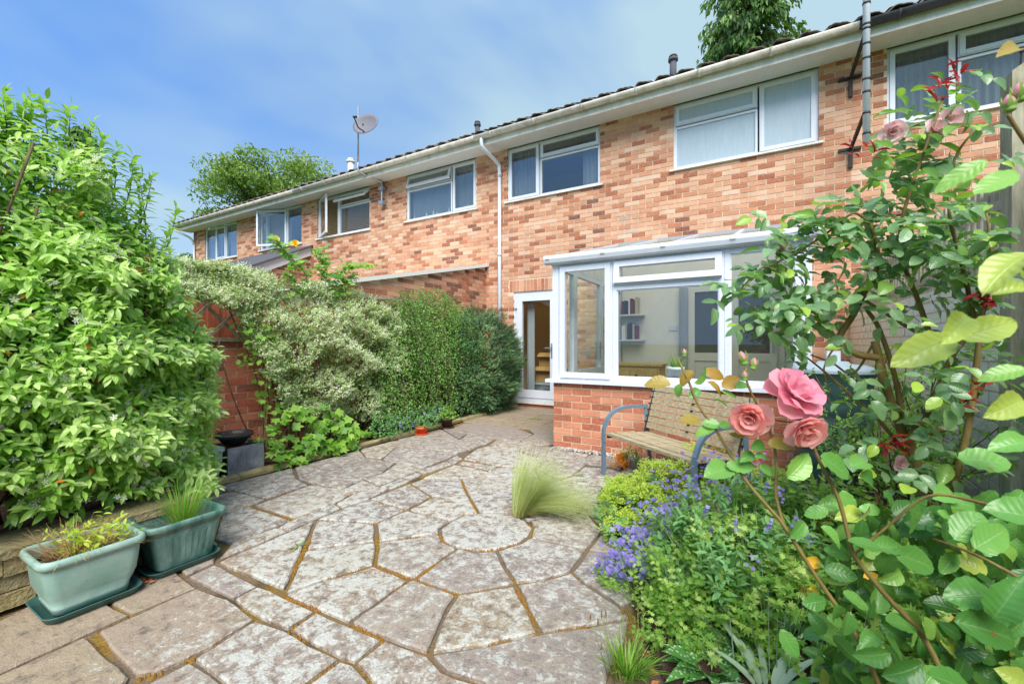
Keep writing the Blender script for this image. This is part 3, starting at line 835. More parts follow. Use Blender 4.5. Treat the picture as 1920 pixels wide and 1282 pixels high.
# ------------------------------------------------------------------ soil
tag(MB().add([(-4.6,1.25,.03),(-3.9,1.25,.03),(-3.9,7.05,.03),(-4.6,7.05,.03)],[(0,1,2,3)]).build('border_soil', M['soil'], loc=(-4.2,4,.03)), kind='structure')
tag(MB().add([(-4.6,-1.6,.2),(-2.9,-1.6,.2),(-2.9,1.22,.2),(-4.6,1.22,.2)],[(0,1,2,3)]).build('raised_bed_soil', M['soil'], loc=(-3.7,0,.2)), kind='structure')
BED = [(-1.02,3.18),(-.82,2.72),(-.62,2.3),(-.5,1.95),(-.36,1.66),(-.2,1.42),(-.05,1.1),(.05,.6),(.1,-1.0),(1.03,-1.0),(1.03,4.0),(.1,3.3),(-.35,3.2),(-.75,3.32)]
bm_ = MB()
n = len(BED); bcx, bcy = .2, 2.0
V = [(x, y, .012) for x, y in BED] + [(bcx+(x-bcx)*.85, bcy+(y-bcy)*.9, .05) for x, y in BED]
bm_.add(V, [tuple(range(n, 2*n))]+[(i,(i+1) % n,(i+1) % n+n,i+n) for i in range(n)])
tag(bm_.build('flower_bed_soil', M['soil']), kind='structure')

# ------------------------------------------------------------------ brickwork
BRICKS = {}
def wall_rects(a0, a1, z0, z1, ops):
    zs = sorted({z0, z1, *[min(max(o[2], z0), z1) for o in ops], *[min(max(o[3], z0), z1) for o in ops]})
    out = []
    for za, zb in zip(zs[:-1], zs[1:]):
        if zb-za < 1e-6: continue
        cuts = sorted((max(o[0], a0), min(o[1], a1)) for o in ops if o[2] < (za+zb)/2 < o[3])
        x = a0
        for c0, c1 in cuts:
            if c0 > x: out.append((x, c0, za, zb))
            x = max(x, c1)
        if x < a1: out.append((x, a1, za, zb))
    return out
def brickwork(parent, O, A, N, a0, a1, z0, z1, ops, mat, n_ind=300, L=.213, H=.063, J=.012, limit=None, name='brick', deep=.022, proud=.006, jit=.0012, bias=None, phase=0.0):
    O, A, N = Vector(O), Vector(A), Vector(N)
    full, rest = [], MB()
    nz_ = int(round((z1-z0)/(H+J)))
    for j in range(nz_):
        za, zb = z0+j*(H+J)+J*.5, z0+j*(H+J)+J*.5+H
        zm = (za+zb)/2
        lo, hi = (a0, a1) if limit is None else limit(zb)
        lo, hi = max(lo, a0), min(hi, a1)
        x = a0-(L+J)*((j % 2)*.5)+phase-(L+J)
        while x < hi:
            pieces = [(max(x, lo), min(x+L, hi))]
            for o in ops:
                if o[2]-.01 < zm < o[3]+.01:
                    nxt = []
                    for p0, p1 in pieces:
                        if o[1] <= p0 or o[0] >= p1: nxt.append((p0, p1)); continue
                        if o[0] > p0: nxt.append((p0, o[0]))
                        if o[1] < p1: nxt.append((o[1], p1))
                    pieces = nxt
            for p0, p1 in pieces:
                if p1-p0 < .025: continue
                r = min(.999, max(0, random.random()*.9+.05+(bias(O+A*p0+Vector((0,0,zm))) if bias else 0)))
                if p1-p0 > L-.002: full.append(((p0+p1)/2, zm, r))
                else:
                    c = O+A*((p0+p1)/2)+Vector((0,0,zm))
                    rest.obox(c+N*(proud-deep/2), A, N, (0,0,1), (p1-p0)/2, deep/2, H/2, r)
            x += L+J
    if full:
        W = np.array([tuple(O+A*a+Vector((0,0,z))) for a, z, r in full])
        px, py, t = proj(W)
        sz = np.where((px > -20) & (px < 1940) & (py > -10) & (py < 1290) & (t > 0), 1/np.maximum(t, .1), 0)
        order = np.argsort(-sz)
    else: order = []
    for k, idx in enumerate(order):
        a, z, r = full[idx]
        c = O+A*a+Vector((0,0,z))
        if k < n_ind:
            b = int(r*14)
            key = (round(A.x,2), round(A.y,2), round(L,3), round(H,3), b, mat.name, k % 3)
            if key not in BRICKS:
                m = MB().obox(N*(proud-deep/2), A, N, (0,0,1), L/2, deep/2, H/2, (b+.5)/14)
                V = np.array(m.v)+np.random.default_rng(k).uniform(-jit, jit, (8, 3))
                BRICKS[key] = np_mesh(name, V, m.f, [mat], m.r)
            o = bpy.data.objects.new(name, BRICKS[key])
            _link(o, parent, c)
        else:
            rest.obox(c+N*(proud-deep/2+random.uniform(-.001,.001)), A, N, (0,0,1), L/2, deep/2, H/2, r)
    if rest.v: rest.build('brickwork' if name == 'brick' else name+'_rows', mat, parent, kind='stuff')

FY = 7.1                                             # face of the terrace
def facade_wall(house, x0, x1, ops, skip=(), z1=4.93, n_ind=300, bias=None):
    w = MB()
    for (a, b, za, zb) in wall_rects(x0, x1, 0, z1, ops): w.box(a, b, FY, FY+.25, za, zb)
    wo = w.build('wall', M['mortar'], house)
    brickwork(wo, (0, FY, 0), (1,0,0), (0,-1,0), x0, x1, 0.0, z1, list(ops)+list(skip), M['brick'], n_ind, bias=bias)
    return wo

# ------------------------------------------------------------------ windows
def ring(mb, x0, x1, z0, z1, y0, y1, w):
    mb.box(x0, x0+w, y0, y1, z0, z1); mb.box(x1-w, x1, y0, y1, z0, z1)
    mb.box(x0+w, x1-w, y0+.0008, y1-.0008, z1-w, z1); mb.box(x0+w, x1-w, y0+.0008, y1-.0008, z0, z0+w)
def rot_part(mb, pivot, axis, ang):
    m = Matrix.Translation(pivot) @ Matrix.Rotation(ang, 4, axis) @ Matrix.Translation(-Vector(pivot))
    mb.v = [tuple(m @ Vector(v)) for v in mb.v]
    return mb
def curtain(name, parent, x0, x1, z0, z1, y, amp=.025, waves=9, mat=None):
    n = waves*6; V, F = [], []
    for i in range(n+1):
        f = i/n; x = x0+(x1-x0)*f; yy = y+amp*math.sin(f*waves*2*math.pi)+amp*.5*math.sin(f*waves*4.7)
        V += [(x, yy, z0), (x, yy+.004, z1)]
    for i in range(n): F.append((2*i, 2*i+2, 2*i+3, 2*i+1))
    return MB().add(V, F).build(name, mat or M['curtain'], parent, True)
def window(parent, x0, x1, z0, z1, cells, glass='glass_up', y=FY+.03, sill=True, curtains=(), room=True, blind=None, pvc='pvc'):
    e = part_empty('window', parent, ((x0+x1)/2, y, z0))
    fr = MB()
    ring(fr, x0, x1, z0, z1, y, y+.06, .035)
    for (xa, xb, za, zb, kind) in cells:
        gx0, gx1, gz0, gz1 = xa, xb, za, zb
        fr_i = MB(); ring(fr_i, xa, xb, za, zb, y+.002, y+.058, .03); fr.v, fr.f = fr.v, fr.f
        n0 = len(fr.v); fr.v += fr_i.v; fr.f += [tuple(i+n0 for i in f) for f in fr_i.f]; fr.r += fr_i.r; fr.m += fr_i.m
        w = .03
        if kind == 'fix':
            MB().box(xa+w-.004, xb-w+.004, y+.024, y+.030, za+w-.004, zb-w+.004).build('pane', M[glass], e)
        else:
            s = MB(); ring(s, xa+.012, xb-.012, za+.012, zb-.012, y-.014, y+.03, .052)
            g = MB().box(xa+.06, xb-.06, y+.006, y+.012, za+.06, zb-.06)
            ang = 0
            if isinstance(kind, tuple):
                how, ang = kind
                if how == 'top': pv, ax = Vector((xa, y, zb-.01)), 'X'
                elif how == 'side': pv, ax = Vector((xa+.01, y, za)), 'Z'
                else: pv, ax = Vector((xb-.01, y, za)), 'Z'
                a = ang if how == 'side_right' else -ang
                rot_part(s, pv, ax, a); rot_part(g, pv, ax, a)
            so = s.build('sash', M[pvc], e)
            g.build('pane', M[glass], e)
    fr.build('frame', M[pvc], e)
    if sill: MB().box(x0-.05, x1+.05, y-.075, y+.02, z0-.028, z0).build('sill', M['pvc_old'], e)
    for (c0, c1) in curtains: curtain('curtain', e, c0, c1, z0+.03, z1-.03, y+.13, .02, max(3, int((c1-c0)*14)))
    if blind:
        b0, b1 = blind; k = 0; z = z1-.06
        while z > z0+.04:
            MB().obox(((b0+b1)/2, y+.1, z), (1,0,0), (0,.8,.6), (0,-.6,.8), (b1-b0)/2, .017, .001).build('blind_slat', M['pine'], e)
            z -= .042
    if room:
        m = MB(); a, b, c, d = x0+.01, x1-.01, z0+.01, z1-.01; ya, yb = y+.065, y+1.6
        m.add([(a,ya,c),(b,ya,c),(b,ya,d),(a,ya,d),(a,yb,c),(b,yb,c),(b,yb,d),(a,yb,d)], [(4,5,6,7),(0,1,5,4),(3,7,6,2),(0,4,7,3),(1,2,6,5)])
        m.build('room_lining', M['room'], e)
    return e

# ------------------------------------------------------------------ roofs, gutters
SL = math.tan(R(25)); EY, EZ = 6.59, 5.128
def tile_mesh(name='roof_tile'):
    n, L, w, th = 9, .36, .30, .016
    V, F = [], []
    cs, sn = math.cos(R(25)), math.sin(R(25))
    for e in (0, 1):
        for k in range(n):
            s = k/(n-1); h = .027*math.sin(2*math.pi*s-.4)+.012*math.sin(4*math.pi*s)
            for tz in (0, -th):
                yy, zz = e*L*cs, e*L*sn
                V.append((s*w-w/2, yy-(h+tz)*sn, zz+(h+tz)*cs))
    idx = lambda e, k, b: e*n*2+k*2+b
    for k in range(n-1):
        F += [(idx(0,k,0),idx(0,k+1,0),idx(1,k+1,0),idx(1,k,0)), (idx(0,k,1),idx(1,k,1),idx(1,k+1,1),idx(0,k+1,1)), (idx(0,k,0),idx(0,k,1),idx(0,k+1,1),idx(0,k+1,0))]
    return np_mesh(name, np.array(V), F, [M['tile']], [random.random()]*len(F), None, True)
TILES = [tile_mesh() for _ in range(3)]
def roof(house, x0, x1):
    nn = max(1, int(round((x1-x0)/.3))); w = (x1-x0)/nn
    m = MB(); segs = 8; courses = 13
    cs, sn = math.cos(R(25)), math.sin(R(25))
    for c in range(1, courses):
        d0, d1 = c*.33-.02, (c+1)*.33+.02
        V, F = [], []
        for i in range(nn*segs+1):
            s = i/segs; h = .027*math.sin(2*math.pi*s-.4)+.012*math.sin(4*math.pi*s)+.004
            for d, up in ((d0, .018), (d1, 0)):
                V.append((x0+s*w, EY+d*cs-(h+up)*sn, EZ+d*sn+(h+up)*cs))
        for i in range(nn*segs): F.append((2*i, 2*i+2, 2*i+3, 2*i+1))
        m.add(V, F, random.random())
    top = courses*.33+.05
    yr, zr = EY+top*cs, EZ+top*sn
    m.add([(x0,yr,zr),(x1,yr,zr),(x1,yr+4.4,zr-4.4*SL),(x0,yr+4.4,zr-4.4*SL)], [(0,1,2,3)])
    ro = m.build('roof', M['tile'], house, True)
    for i in range(nn):
        o = bpy.data.objects.new('roof_tile', random.choice(TILES))
        _link(o, ro, (x0+(i+.5)*w, EY+random.uniform(-.01,.01), EZ+random.uniform(-.004,.006)))
        o.scale = (w/.3*.995, 1, 1)
    return ro
def eaves(house, x0, x1, gmat='gutter', fmat='pvc_old', slots=False):
    s = MB().box(x0, x1, 6.70, FY-.001, 4.935, 4.955); so = s.build('soffit', M['soffit'], house)
    MB().box(x0, x1, 6.675, 6.698, 4.90, 5.085).build('fascia', M[fmat], house)
    if slots:
        v = MB(); x = x0+.03
        while x < x1:
            if int(x*3.1) % 7: v.box(x, x+.014, 6.712, 6.742, 4.9335, 4.936)
            x += .026
        v.build('vent_slots', M['dark'], so)
    g = MB(); n = 10; V, F = [], []
    r, cy, cz = .062, 6.607, 5.062
    for x in (x0, x1):
        for rr in (r, r-.006):
            for k in range(n+1):
                a = math.pi+math.pi*k/n
                V.append((x, cy+rr*math.cos(a), cz+rr*math.sin(a)*1.15))
    q = n+1
    for k in range(n):
        F += [(k, k+1, 2*q+k+1, 2*q+k), (q+k, 3*q+k, 3*q+k+1, q+k+1), (k, q+k, q+k+1, k+1), (2*q+k, 2*q+k+1, 3*q+k+1, 3*q+k)]
    F += [(0, 2*q, 3*q, q), (n, q+n, 3*q+n, 2*q+n)]
    go = g.add(V, F).build('gutter', M[gmat], house, True)
    x = x0+.35
    while x < x1-.1:
        b = MB(); VV, FF = [], []
        for xx in (x, x+.035):
            for rr in (r+.008, r+.001):
                for k in range(n+1):
                    a = math.pi+math.pi*k/n
                    VV.append((xx, cy+rr*math.cos(a), cz+rr*math.sin(a)*1.15))
        for k in range(n): FF += [(k, k+1, 2*q+k+1, 2*q+k), (k, q+k, q+k+1, k+1), (2*q+k, 2*q+k+1, 3*q+k+1, 3*q+k)]
        b.add(VV, FF).build('gutter_bracket', M[gmat], go, True)
        x += .88
def vent(parent, x, y, top, r, cap=True, mat='felt'):
    zb = EZ+(y-EY)*SL-.1
    m = MB().tube([(x,y,zb),(x,y,top-.1)], r, 12)
    if cap: m.lathe([(r,0),(r*1.45,.01),(r*1.45,.05),(r*1.1,.055),(r*1.1,.075),(r*1.3,.08),(r*1.1,.1),(0.001,.1)], (x,y,top-.1), 12)
    return m.build('vent_pipe', M[mat], parent, True)

PA, PB, PC = 1.06, -4.62, -10.2
END = -16.5
bias_a = lambda p: .12*nz(p, 1.3, 5)+(.25 if p.z < .3 else 0)-.02
# our house
hA = thing('terraced_house', ((PA+PB)/2, FY, 0), 'brick terraced house with white downpipe and glazed back door, conservatory built against it', 'house')
opsA = [(-4.2,-2.35,3.91,4.93), (-1.16,.71,3.91,4.93), (-4.06,-3.12,.1,2.16)]
wallA = facade_wall(hA, PB, PA, opsA, [(-2.0,.38,0,2.75), (-4.17,-3.01,2.14,2.39)], bias=bias_a)
for k in range(15):                                   # soldier course over the door
    x = -4.15+k*.075
    MB().box(x, x+.065, FY-.004, FY+.016, 2.165, 2.38, random.uniform(.15,.75), 0, .0015).build('soldier_brick', M['brick'], wallA)
window(hA, -4.2, -2.35, 3.91, 4.93, [(-4.18,-3.53,3.93,4.91,'sash'), (-3.51,-2.37,4.62,4.91,'sash'), (-3.51,-2.37,3.93,4.60,'fix')], curtains=[(-4.17,-3.56),(-2.72,-2.38)])
window(hA, -1.16, .71, 3.91, 4.93, [(-1.14,-.01,4.60,4.91,'sash'), (-1.14,-.01,3.93,4.58,'fix'), (.01,.69,3.93,4.91,'sash')], 'frost')
roofA = roof(hA, PB, PA); eaves(hA, PB, PA, slots=True)
vent(roofA, -1.23, 7.5, 5.97, .055); vent(roofA, -1.58, 7.5, 5.74, .06, False, 'lead')
# back door
d = part_empty('back_door', hA, (-3.59, FY, .1))
m = MB(); ring(m, -4.06, -3.12, .1, 2.16, FY+.02, FY+.09, .06); m.build('frame', M['pvc'], d)
m = MB(); ring(m, -3.995, -3.185, .165, 2.095, FY+.005, FY+.06, .115); m.box(-3.88,-3.30, FY+.005, FY+.06, .2,.31); m.build('door_leaf', M['pvc'], d)
MB().box(-3.885, -3.295, FY+.03, FY+.036, .31, 1.985).build('pane', M['glass'], d)
m = MB().box(-3.275,-3.235, FY-.008, FY+.004, .92, 1.18); m.bar((-3.255,FY-.045,1.1),(-3.38,FY-.045,1.1),.018,.022); m.bar((-3.255,FY-.045,1.1),(-3.255,FY,1.1),.018,.018); m.build('handle', M['steel'], d)
MB().box(-4.09,-3.09, FY-.06, FY+.018, .06, .1).build('threshold', M['pvc_old'], d)
m = MB().box(-4.10,-3.08, FY-.02, FY-.006, 0, .06, .2); m.build('step_brick', M['brick_con'], d)
for z in (.35, 1.12, 1.9): MB().box(-4.03,-3.985, FY-.02, FY+.004, z-.05, z+.05).build('hinge', M['pvc'], d)
m = MB(); a, b, ya, yb, c, e = -4.55, -2.1, FY+.26, FY+3.2, .02, 2.4
m.add([(a,ya,c),(b,ya,c),(b,ya,e),(a,ya,e),(a,yb,c),(b,yb,c),(b,yb,e),(a,yb,e)], [(4,5,6,7),(0,1,5,4),(3,7,6,2),(0,4,7,3),(1,2,6,5)])
m.build('room_lining', M['plaster'], d)
e_ = thing('table_lamp', (-3.3,9.3,.9), 'glowing orange lamp deep inside the room behind the back door', 'lamp')
MB().lathe([(.001,0),(.09,0),(.09,.015),(.015,.03),(.012,.3)], (-3.3,9.3,.9), 12).build('stand', M['dark_iron'], e_, True)
MB().lathe([(.16,.28),(.10,.5)], (-3.3,9.3,.9), 16).build('lamp_shade', M['lamp'], e_, True)
one_box('side_table', M['pine'], None, -3.5,-3.1,9.1,9.5,.02,.9); tag(bpy.data.objects['side_table'], 'dark cupboard under the lamp behind the back door', 'cupboard')
curtain('door_curtain', d, -3.87, -3.72, .12, 2.0, FY+.2, .02, 3)
# downpipe
m = MB(); m.tube(smooth_path([(-4.47,6.607,5.0),(-4.47,6.607,4.9),(-4.45,6.66,4.82),(-4.36,7.0,4.66),(-4.35,7.045,4.56),(-4.35,7.05,4.4)], 4), .036, 12)
m.tube([(-4.35,7.05,4.5),(-4.35,7.05,.25)], .034, 12); dp = m.build('downpipe', M['pipe'], hA, True)
for z in (4.45, 2.9, 1.4): MB().lathe([(.036,-.02),(.042,-.02),(.042,.02),(.036,.02)], (-4.35,7.05,z), 12).build('pipe_clip', M['pipe'], dp, True)

# left neighbour
hB = thing('terraced_house', ((PC+PB)/2, FY, 0), 'brick terraced house next door on the left, blind in one window and top lights ajar', 'house')
opsB = [(-6.83,-4.93,3.91,4.93), (-9.95,-8.0,3.9,4.93)]
wallB = facade_wall(hB, PC, PB, opsB, bias=bias_a)
wB1 = window(hB, -6.83, -4.93, 3.91, 4.93, [(-6.81,-5.57,4.62,4.91,('top',.32)), (-6.81,-5.57,3.93,4.60,'fix'), (-5.55,-4.95,3.93,4.91,'sash')], curtains=[(-6.78,-4.97)])
wB2 = window(hB, -9.95, -8.0, 3.9, 4.93, [(-9.93,-9.17,3.92,4.91,('side',.42)), (-9.15,-8.02,4.62,4.91,('top',.75)), (-9.15,-8.02,3.92,4.60,'fix')], 'glass', blind=(-9.9,-8.03))
for k, x in enumerate((-6.7,-6.35,-6.15,-6.05,-5.72,-5.62,-5.3,-5.22,-5.02)):          # bottles on the inside sill
    MB().lathe([(.025,0),(.028,.01),(.028,.08+.02*(k % 3)),(.012,.11+.02*(k % 3)),(.012,.14+.02*(k % 3)),(.001,.142+.02*(k % 3))], (x, FY+.125, 3.925), 10).build('bottle', M['white_ceramic'], wB1, True)
roofB = roof(hB, PC, PB); eaves(hB, PC, PB)
vent(roofB, -5.18, 7.5, 5.9, .05); vent(roofB, -9.16, 7.5, 5.97, .075, True, 'felt_pale'); vent(roofB, -7.3, 7.5, 5.7, .065, False, 'lead')
# far left house
hC = thing('terraced_house', ((PC+END)/2, FY, 0), 'brick house at the far left end of the terrace, one casement standing open', 'house')
opsC = [(-12.58,-10.62,3.88,4.93), (-15.75,-13.82,3.86,4.93)]
facade_wall(hC, END, PC, opsC, bias=bias_a)
window(hC, -12.58, -10.62, 3.88, 4.93, [(-12.56,-12.3,3.9,4.91,'fix'), (-12.28,-11.33,3.9,4.91,('side_right',.38)), (-11.31,-10.64,3.9,4.91,'fix')], curtains=[(-12.5,-11.3)])
window(hC, -15.75, -13.82, 3.86, 4.93, [(-15.73,-15.12,3.88,4.91,'fix'), (-15.1,-14.52,3.88,4.91,'sash'), (-14.5,-13.84,3.88,4.91,'fix')], curtains=[(-15.7,-14.95),(-14.5,-13.9)])
roof(hC, END-.18, PC); eaves(hC, END-.18, PC)
MB().box(END, END+.25, FY+.25, 14.5, 0, 4.93).build('end_wall', M['brick'], hC)
m = MB().tube(smooth_path([(END-.1,6.607,5.0),(END-.1,6.62,4.9),(END+.1,6.95,4.7),(END+.14,7.04,4.5)],4), .034, 10); m.tube([(END+.14,7.05,4.55),(END+.14,7.05,.2)], .034, 10)
m.build('downpipe', M['pipe'], hC, True)
# right neighbour
hD = thing('terraced_house', (3.6, FY, 0), 'brick terraced house on the right with black gutter and large white bedroom window', 'house')
wallD = facade_wall(hD, PA, 6.4, [(1.42,3.5,3.93,4.93)], bias=bias_a)
window(hD, 1.42, 3.5, 3.93, 4.93, [(1.44,2.06,3.95,4.91,'sash'), (2.08,3.48,4.62,4.91,'sash'), (2.08,3.48,3.95,4.60,'fix')], curtains=[(1.5,3.4)])
roof(hD, PA, 6.4); eaves(hD, PA, 6.4, 'gutter_dark', slots=True)
# strapped pole between the houses
am = thing('aerial_mast', (1.11, 6.48, 3.55), 'grey pole strapped to brackets between our house and the right neighbour', 'mast')
MB().tube([(1.11,6.48,3.55),(1.11,6.48,8.2)], .036, 12).build('pole', M['pipe'], am, True)
for z in (4.66, 3.73):
    m = MB().bar((.92,7.08,z),(1.16,7.08,z),.03,.035); m.bar((1.05,7.075,z),(1.1,6.5,z+.2),.03,.05); m.box(1.03,1.07,7.06,7.095,z-.25,z); m.build('bracket', M['dark_iron'], am)
for z in (5.6,5.2,4.95,4.9,4.72,4.55,4.3,4.15,3.9,3.66): MB().lathe([(.037,-.012),(.041,-.012),(.041,.012),(.037,.012)], (1.11,6.48,z), 12).build('strap', M['black_rubber'], am, True)

# satellite dish
sd = thing('satellite_dish', (-7.5, 7.05, 4.3), 'grey satellite dish on a tall bent pole above the neighbouring roof', 'satellite dish')
m = MB().tube(smooth_path([(-7.5,7.0,4.35),(-7.5,7.0,4.8),(-7.52,6.95,4.9),(-7.66,6.58,4.98),(-7.7,6.5,5.05),(-7.7,6.5,5.2)], 4), .022, 10); m.tube([(-7.7,6.5,5.15),(-7.7,6.5,6.46)], .02, 10)
m.build('pole', M['steel'], sd, True)
for z in (4.42, 4.74): MB().box(-7.56,-7.44,6.96,7.098,z-.04,z+.04).build('wall_bracket', M['steel'], sd)
dn = Vector((.28, -.9, .33)).normalized(); dx = dn.cross(Vector((0,0,1))).normalized(); dz_ = dx.cross(dn)
dc = Vector((-7.38, 6.42, 5.95)); V, F = [], []
for off in (0, -.012):
    for i in range(6):
        rr = i/5
        for k in range(28):
            a = 2*math.pi*k/28
            V.append(dc+dx*(.30*rr*math.cos(a))+dz_*(.27*rr*math.sin(a))+dn*(.07*rr*rr-.07+off))
for o_ in (0, 6*28):
    for i in range(5):
        for k in range(28):
            q = (o_+i*28+k, o_+i*28+(k+1) % 28, o_+(i+1)*28+(k+1) % 28, o_+(i+1)*28+k)
            F.append(q if o_ == 0 else q[::-1])
for k in range(28): F.append((5*28+k, 5*28+(k+1) % 28, 11*28+(k+1) % 28, 11*28+k))
MB().add(V, F).build('reflector', M['dish'], sd, True)
m = MB().bar((-7.7,6.5,5.95),(-7.48,6.46,5.96),.03,.05); m.build('bracket', M['dark_iron'], sd)
m = MB().tube([dc-dz_*.2+dn*-.03, dc-dz_*.3+dn*.18, dc-dz_*.22+dn*.36], .013, 8); ao = m.build('feed_arm', M['dark_iron'], sd, True)
MB().tube([dc-dz_*.22+dn*.38, dc-dz_*.14+dn*.30], .025, 10).build('receiver', M['black_plastic'], sd, True)

# ------------------------------------------------------------------ conservatory
CX0, CX1, CY = -2.04, .40, 4.45
con = thing('conservatory', (-.82, 5.7, 0), 'white framed lean-to conservatory on a low brick plinth behind the bench', 'conservatory')
m = MB().box(CX0+.02, CX1, CY+.004, CY+.11, 0, .735); m.box(CX0+.02, CX0+.12, CY+.11, CY+.55, 0, .735); m.box(CX1-.1, CX1, CY+.11, FY-.02, 0, .735)
pl = m.build('plinth', M['mortar_pale'], con)
brickwork(pl, (0, CY+.004, 0), (1,0,0), (0,-1,0), CX0+.02, CX1, 0, .735, [], M['brick_con'], 300, H=.0635, deep=.03, proud=.005, jit=.002)
brickwork(pl, (CX0+.02, 0, 0), (0,1,0), (-1,0,0), CY+.01, CY+.55, 0, .735, [], M['brick_con'], 40, H=.0635, deep=.03, proud=.005, jit=.002)
MB().box(CX0-.06, CX1+.04, CY-.06, CY+.1, .738, .775).build('sill', M['pvc'], con)
def con_window(xa, xb, za, zb, kind, y=CY+.015):
    e = part_empty('window', con, ((xa+xb)/2, y, za))
    m = MB(); ring(m, xa, xb, za, zb, y, y+.065, .045); m.build('frame', M['pvc'], e)
    if kind == 'fix':
        MB().box(xa+.04, xb-.04, y+.03, y+.036, za+.04, zb-.04).build('pane', M['glass'], e)
        m = MB(); ring(m, xa+.045, xb-.045, za+.045, zb-.045, y+.012, y+.028, .012); m.build('bead', M['pvc'], e)
    else:
        s = MB(); ring(s, xa+.02, xb-.02, za+.02, zb-.02, y-.02, y+.04, .058)
        g = MB().box(xa+.07, xb-.07, y+.008, y+.014, za+.07, zb-.07)
        ang = kind if isinstance(kind, float) else 0
        if ang: rot_part(s, Vector((xa, y, zb-.02)), 'X', -ang); rot_part(g, Vector((xa, y, zb-.02)), 'X', -ang)
        s.build('sash', M['pvc'], e); g.build('pane', M['glass'], e)
MB().box(CX0, CX0+.075, CY+.01, CY+.085, .776, 2.06).build('corner_post', M['pvc'], con)
MB().box(CX1-.075, CX1, CY+.01, CY+.085, .776, 2.06).build('corner_post', M['pvc'], con)
con_window(CX0+.077, -1.345, .777, 2.058, 0)
con_window(-1.343, -.275, .777, 1.785, 'fix'); con_window(-1.343, -.275, 1.787, 2.058, .14)
con_window(-.273, CX1-.077, .777, 2.058, 'fix')
MB().box(CX0-.01, CX1+.01, CY-.005, CY+.1, 2.06, 2.10).build('eaves_beam', M['pvc'], con)
g = MB(); prof = [(-.005,2.165),(-.075,2.165),(-.085,2.15),(-.085,2.125),(-.07,2.085),(-.04,2.07),(-.005,2.07)]
V = [(x, CY+a, z) for x in (CX0-.07, CX1+.07) for a, z in prof]; k = len(prof)
F = [(i, i+1, k+i+1, k+i) for i in range(k-1)]+[tuple(range(k)), tuple(range(2*k-1, k-1, -1))]
g.add(V, F).build('gutter', M['pvc'], con)
RZ0, RZ1, RY0, RY1 = 2.115, 2.80, CY-.03, FY-.012
def roof_pt(x, f, up=0): return (x, RY0+(RY1-RY0)*f, RZ0+(RZ1-RZ0)*f+up)
bars = [CX0-.02, -1.42, -.81, -.2, CX1+.02]
for a, b in zip(bars[:-1], bars[1:]):
    m = MB(); V = [roof_pt(a+.02,0),roof_pt(b-.02,0),roof_pt(b-.02,1),roof_pt(a+.02,1)]; V += [(x,y,z+.016) for x,y,z in V]
    m.add(V, [(0,3,2,1),(4,5,6,7),(0,1,5,4),(1,2,6,5),(2,3,7,6),(3,0,4,7)]); m.build('roof_sheet', M['polycarb'], con)
for b in bars:
    m = MB().bar(roof_pt(b,-.01,.02), roof_pt(b,1,.02), .05, .05); m.build('glazing_bar', M['pvc'], con)
    MB().lathe([(.001,0),(.04,0),(.04,.02),(.02,.03),(.001,.03)], (b, RY0-.03, RZ0+.01), 6).build('bar_end_cap', M['pvc_old'], con)
MB().box(CX0-.05, CX1+.05, FY-.03, FY-.006, RZ1+.0, RZ1+.055).build('flashing', M['lead'], con)
mo = MB()
for k in range(160):
    x = random.choice(bars)+random.gauss(0,.05) if random.random() < .6 else random.uniform(CX0, CX1)
    p = Vector(roof_pt(x, random.random()**3*.5, .018)); s = random.uniform(.006,.018)
    mo.add([p+Vector((-s,0,-.003)),p+Vector((0,-s,-.003)),p+Vector((s,0,.004)),p+Vector((0,s,.004)),p+Vector((0,0,s))], [(0,1,4),(1,2,4),(2,3,4),(3,0,4)], random.random())
mo.build('roof_moss', M['moss'], con, True, 'stuff')
# glazed left side with its doors
sd_ = part_empty('side_doors', con, (CX0+.04, 5.9, 0))
def yring(mb, y0, y1, z0, z1, x0, x1, w):
    mb.box(x0, x1, y0, y0+w, z0, z1); mb.box(x0, x1, y1-w, y1, z0, z1)
    mb.box(x0+.001, x1-.001, y0+w, y1-w, z1-w, z1); mb.box(x0+.001, x1-.001, y0+w, y1-w, z0, z0+w)
for (ya, yb, zb_) in [(CY+.09,5.0,.776),(5.0,6.03,.02),(6.03,7.05,.02)]:
    zt = 2.08
    m = MB(); yring(m, ya, yb, zb_, zt, CX0+.01, CX0+.07, .06)
    if zb_ < .1: m.box(CX0+.012, CX0+.068, ya+.06, yb-.06, .74, .84); m.box(CX0+.03, CX0+.05, ya+.06, yb-.06, .08, .74)
    m.build('frame', M['pvc'], sd_)
    MB().box(CX0+.036, CX0+.042, ya+.058, yb-.058, max(zb_+.058, .838 if zb_ < .1 else 0), zt-.058).build('pane', M['glass'], sd_)
m = MB().box(CX0+.07, CX0+.078, 5.93, 5.97, .95, 1.2); m.bar((CX0+.1,5.95,1.12),(CX0+.1,5.82,1.12),.018,.02); m.build('handle', M['steel'], sd_)
m = MB(); V = [(CX0+.01, CY+.03, 2.082), (CX0+.01, FY-.02, 2.082), (CX0+.01, FY-.02, 2.77)]; V += [(x+.06,y,z) for x,y,z in V]
m.add(V, [(0,1,2),(3,5,4),(0,3,4,1),(1,4,5,2),(0,2,5,3)]); m.build('side_gable', M['pvc_old'], sd_)
m = MB(); V = [(CX1-.07, CY+.1, .74), (CX1-.07, FY-.02, .74), (CX1-.07, FY-.02, 2.77), (CX1-.07, CY+.1, 2.09)]; V += [(x+.06,y,z) for x,y,z in V]
m.add(V, [(0,1,2,3),(7,6,5,4),(0,4,5,1),(1,5,6,2),(2,6,7,3),(3,7,4,0)]); m.build('side_panel', M['pvc_old'], con)
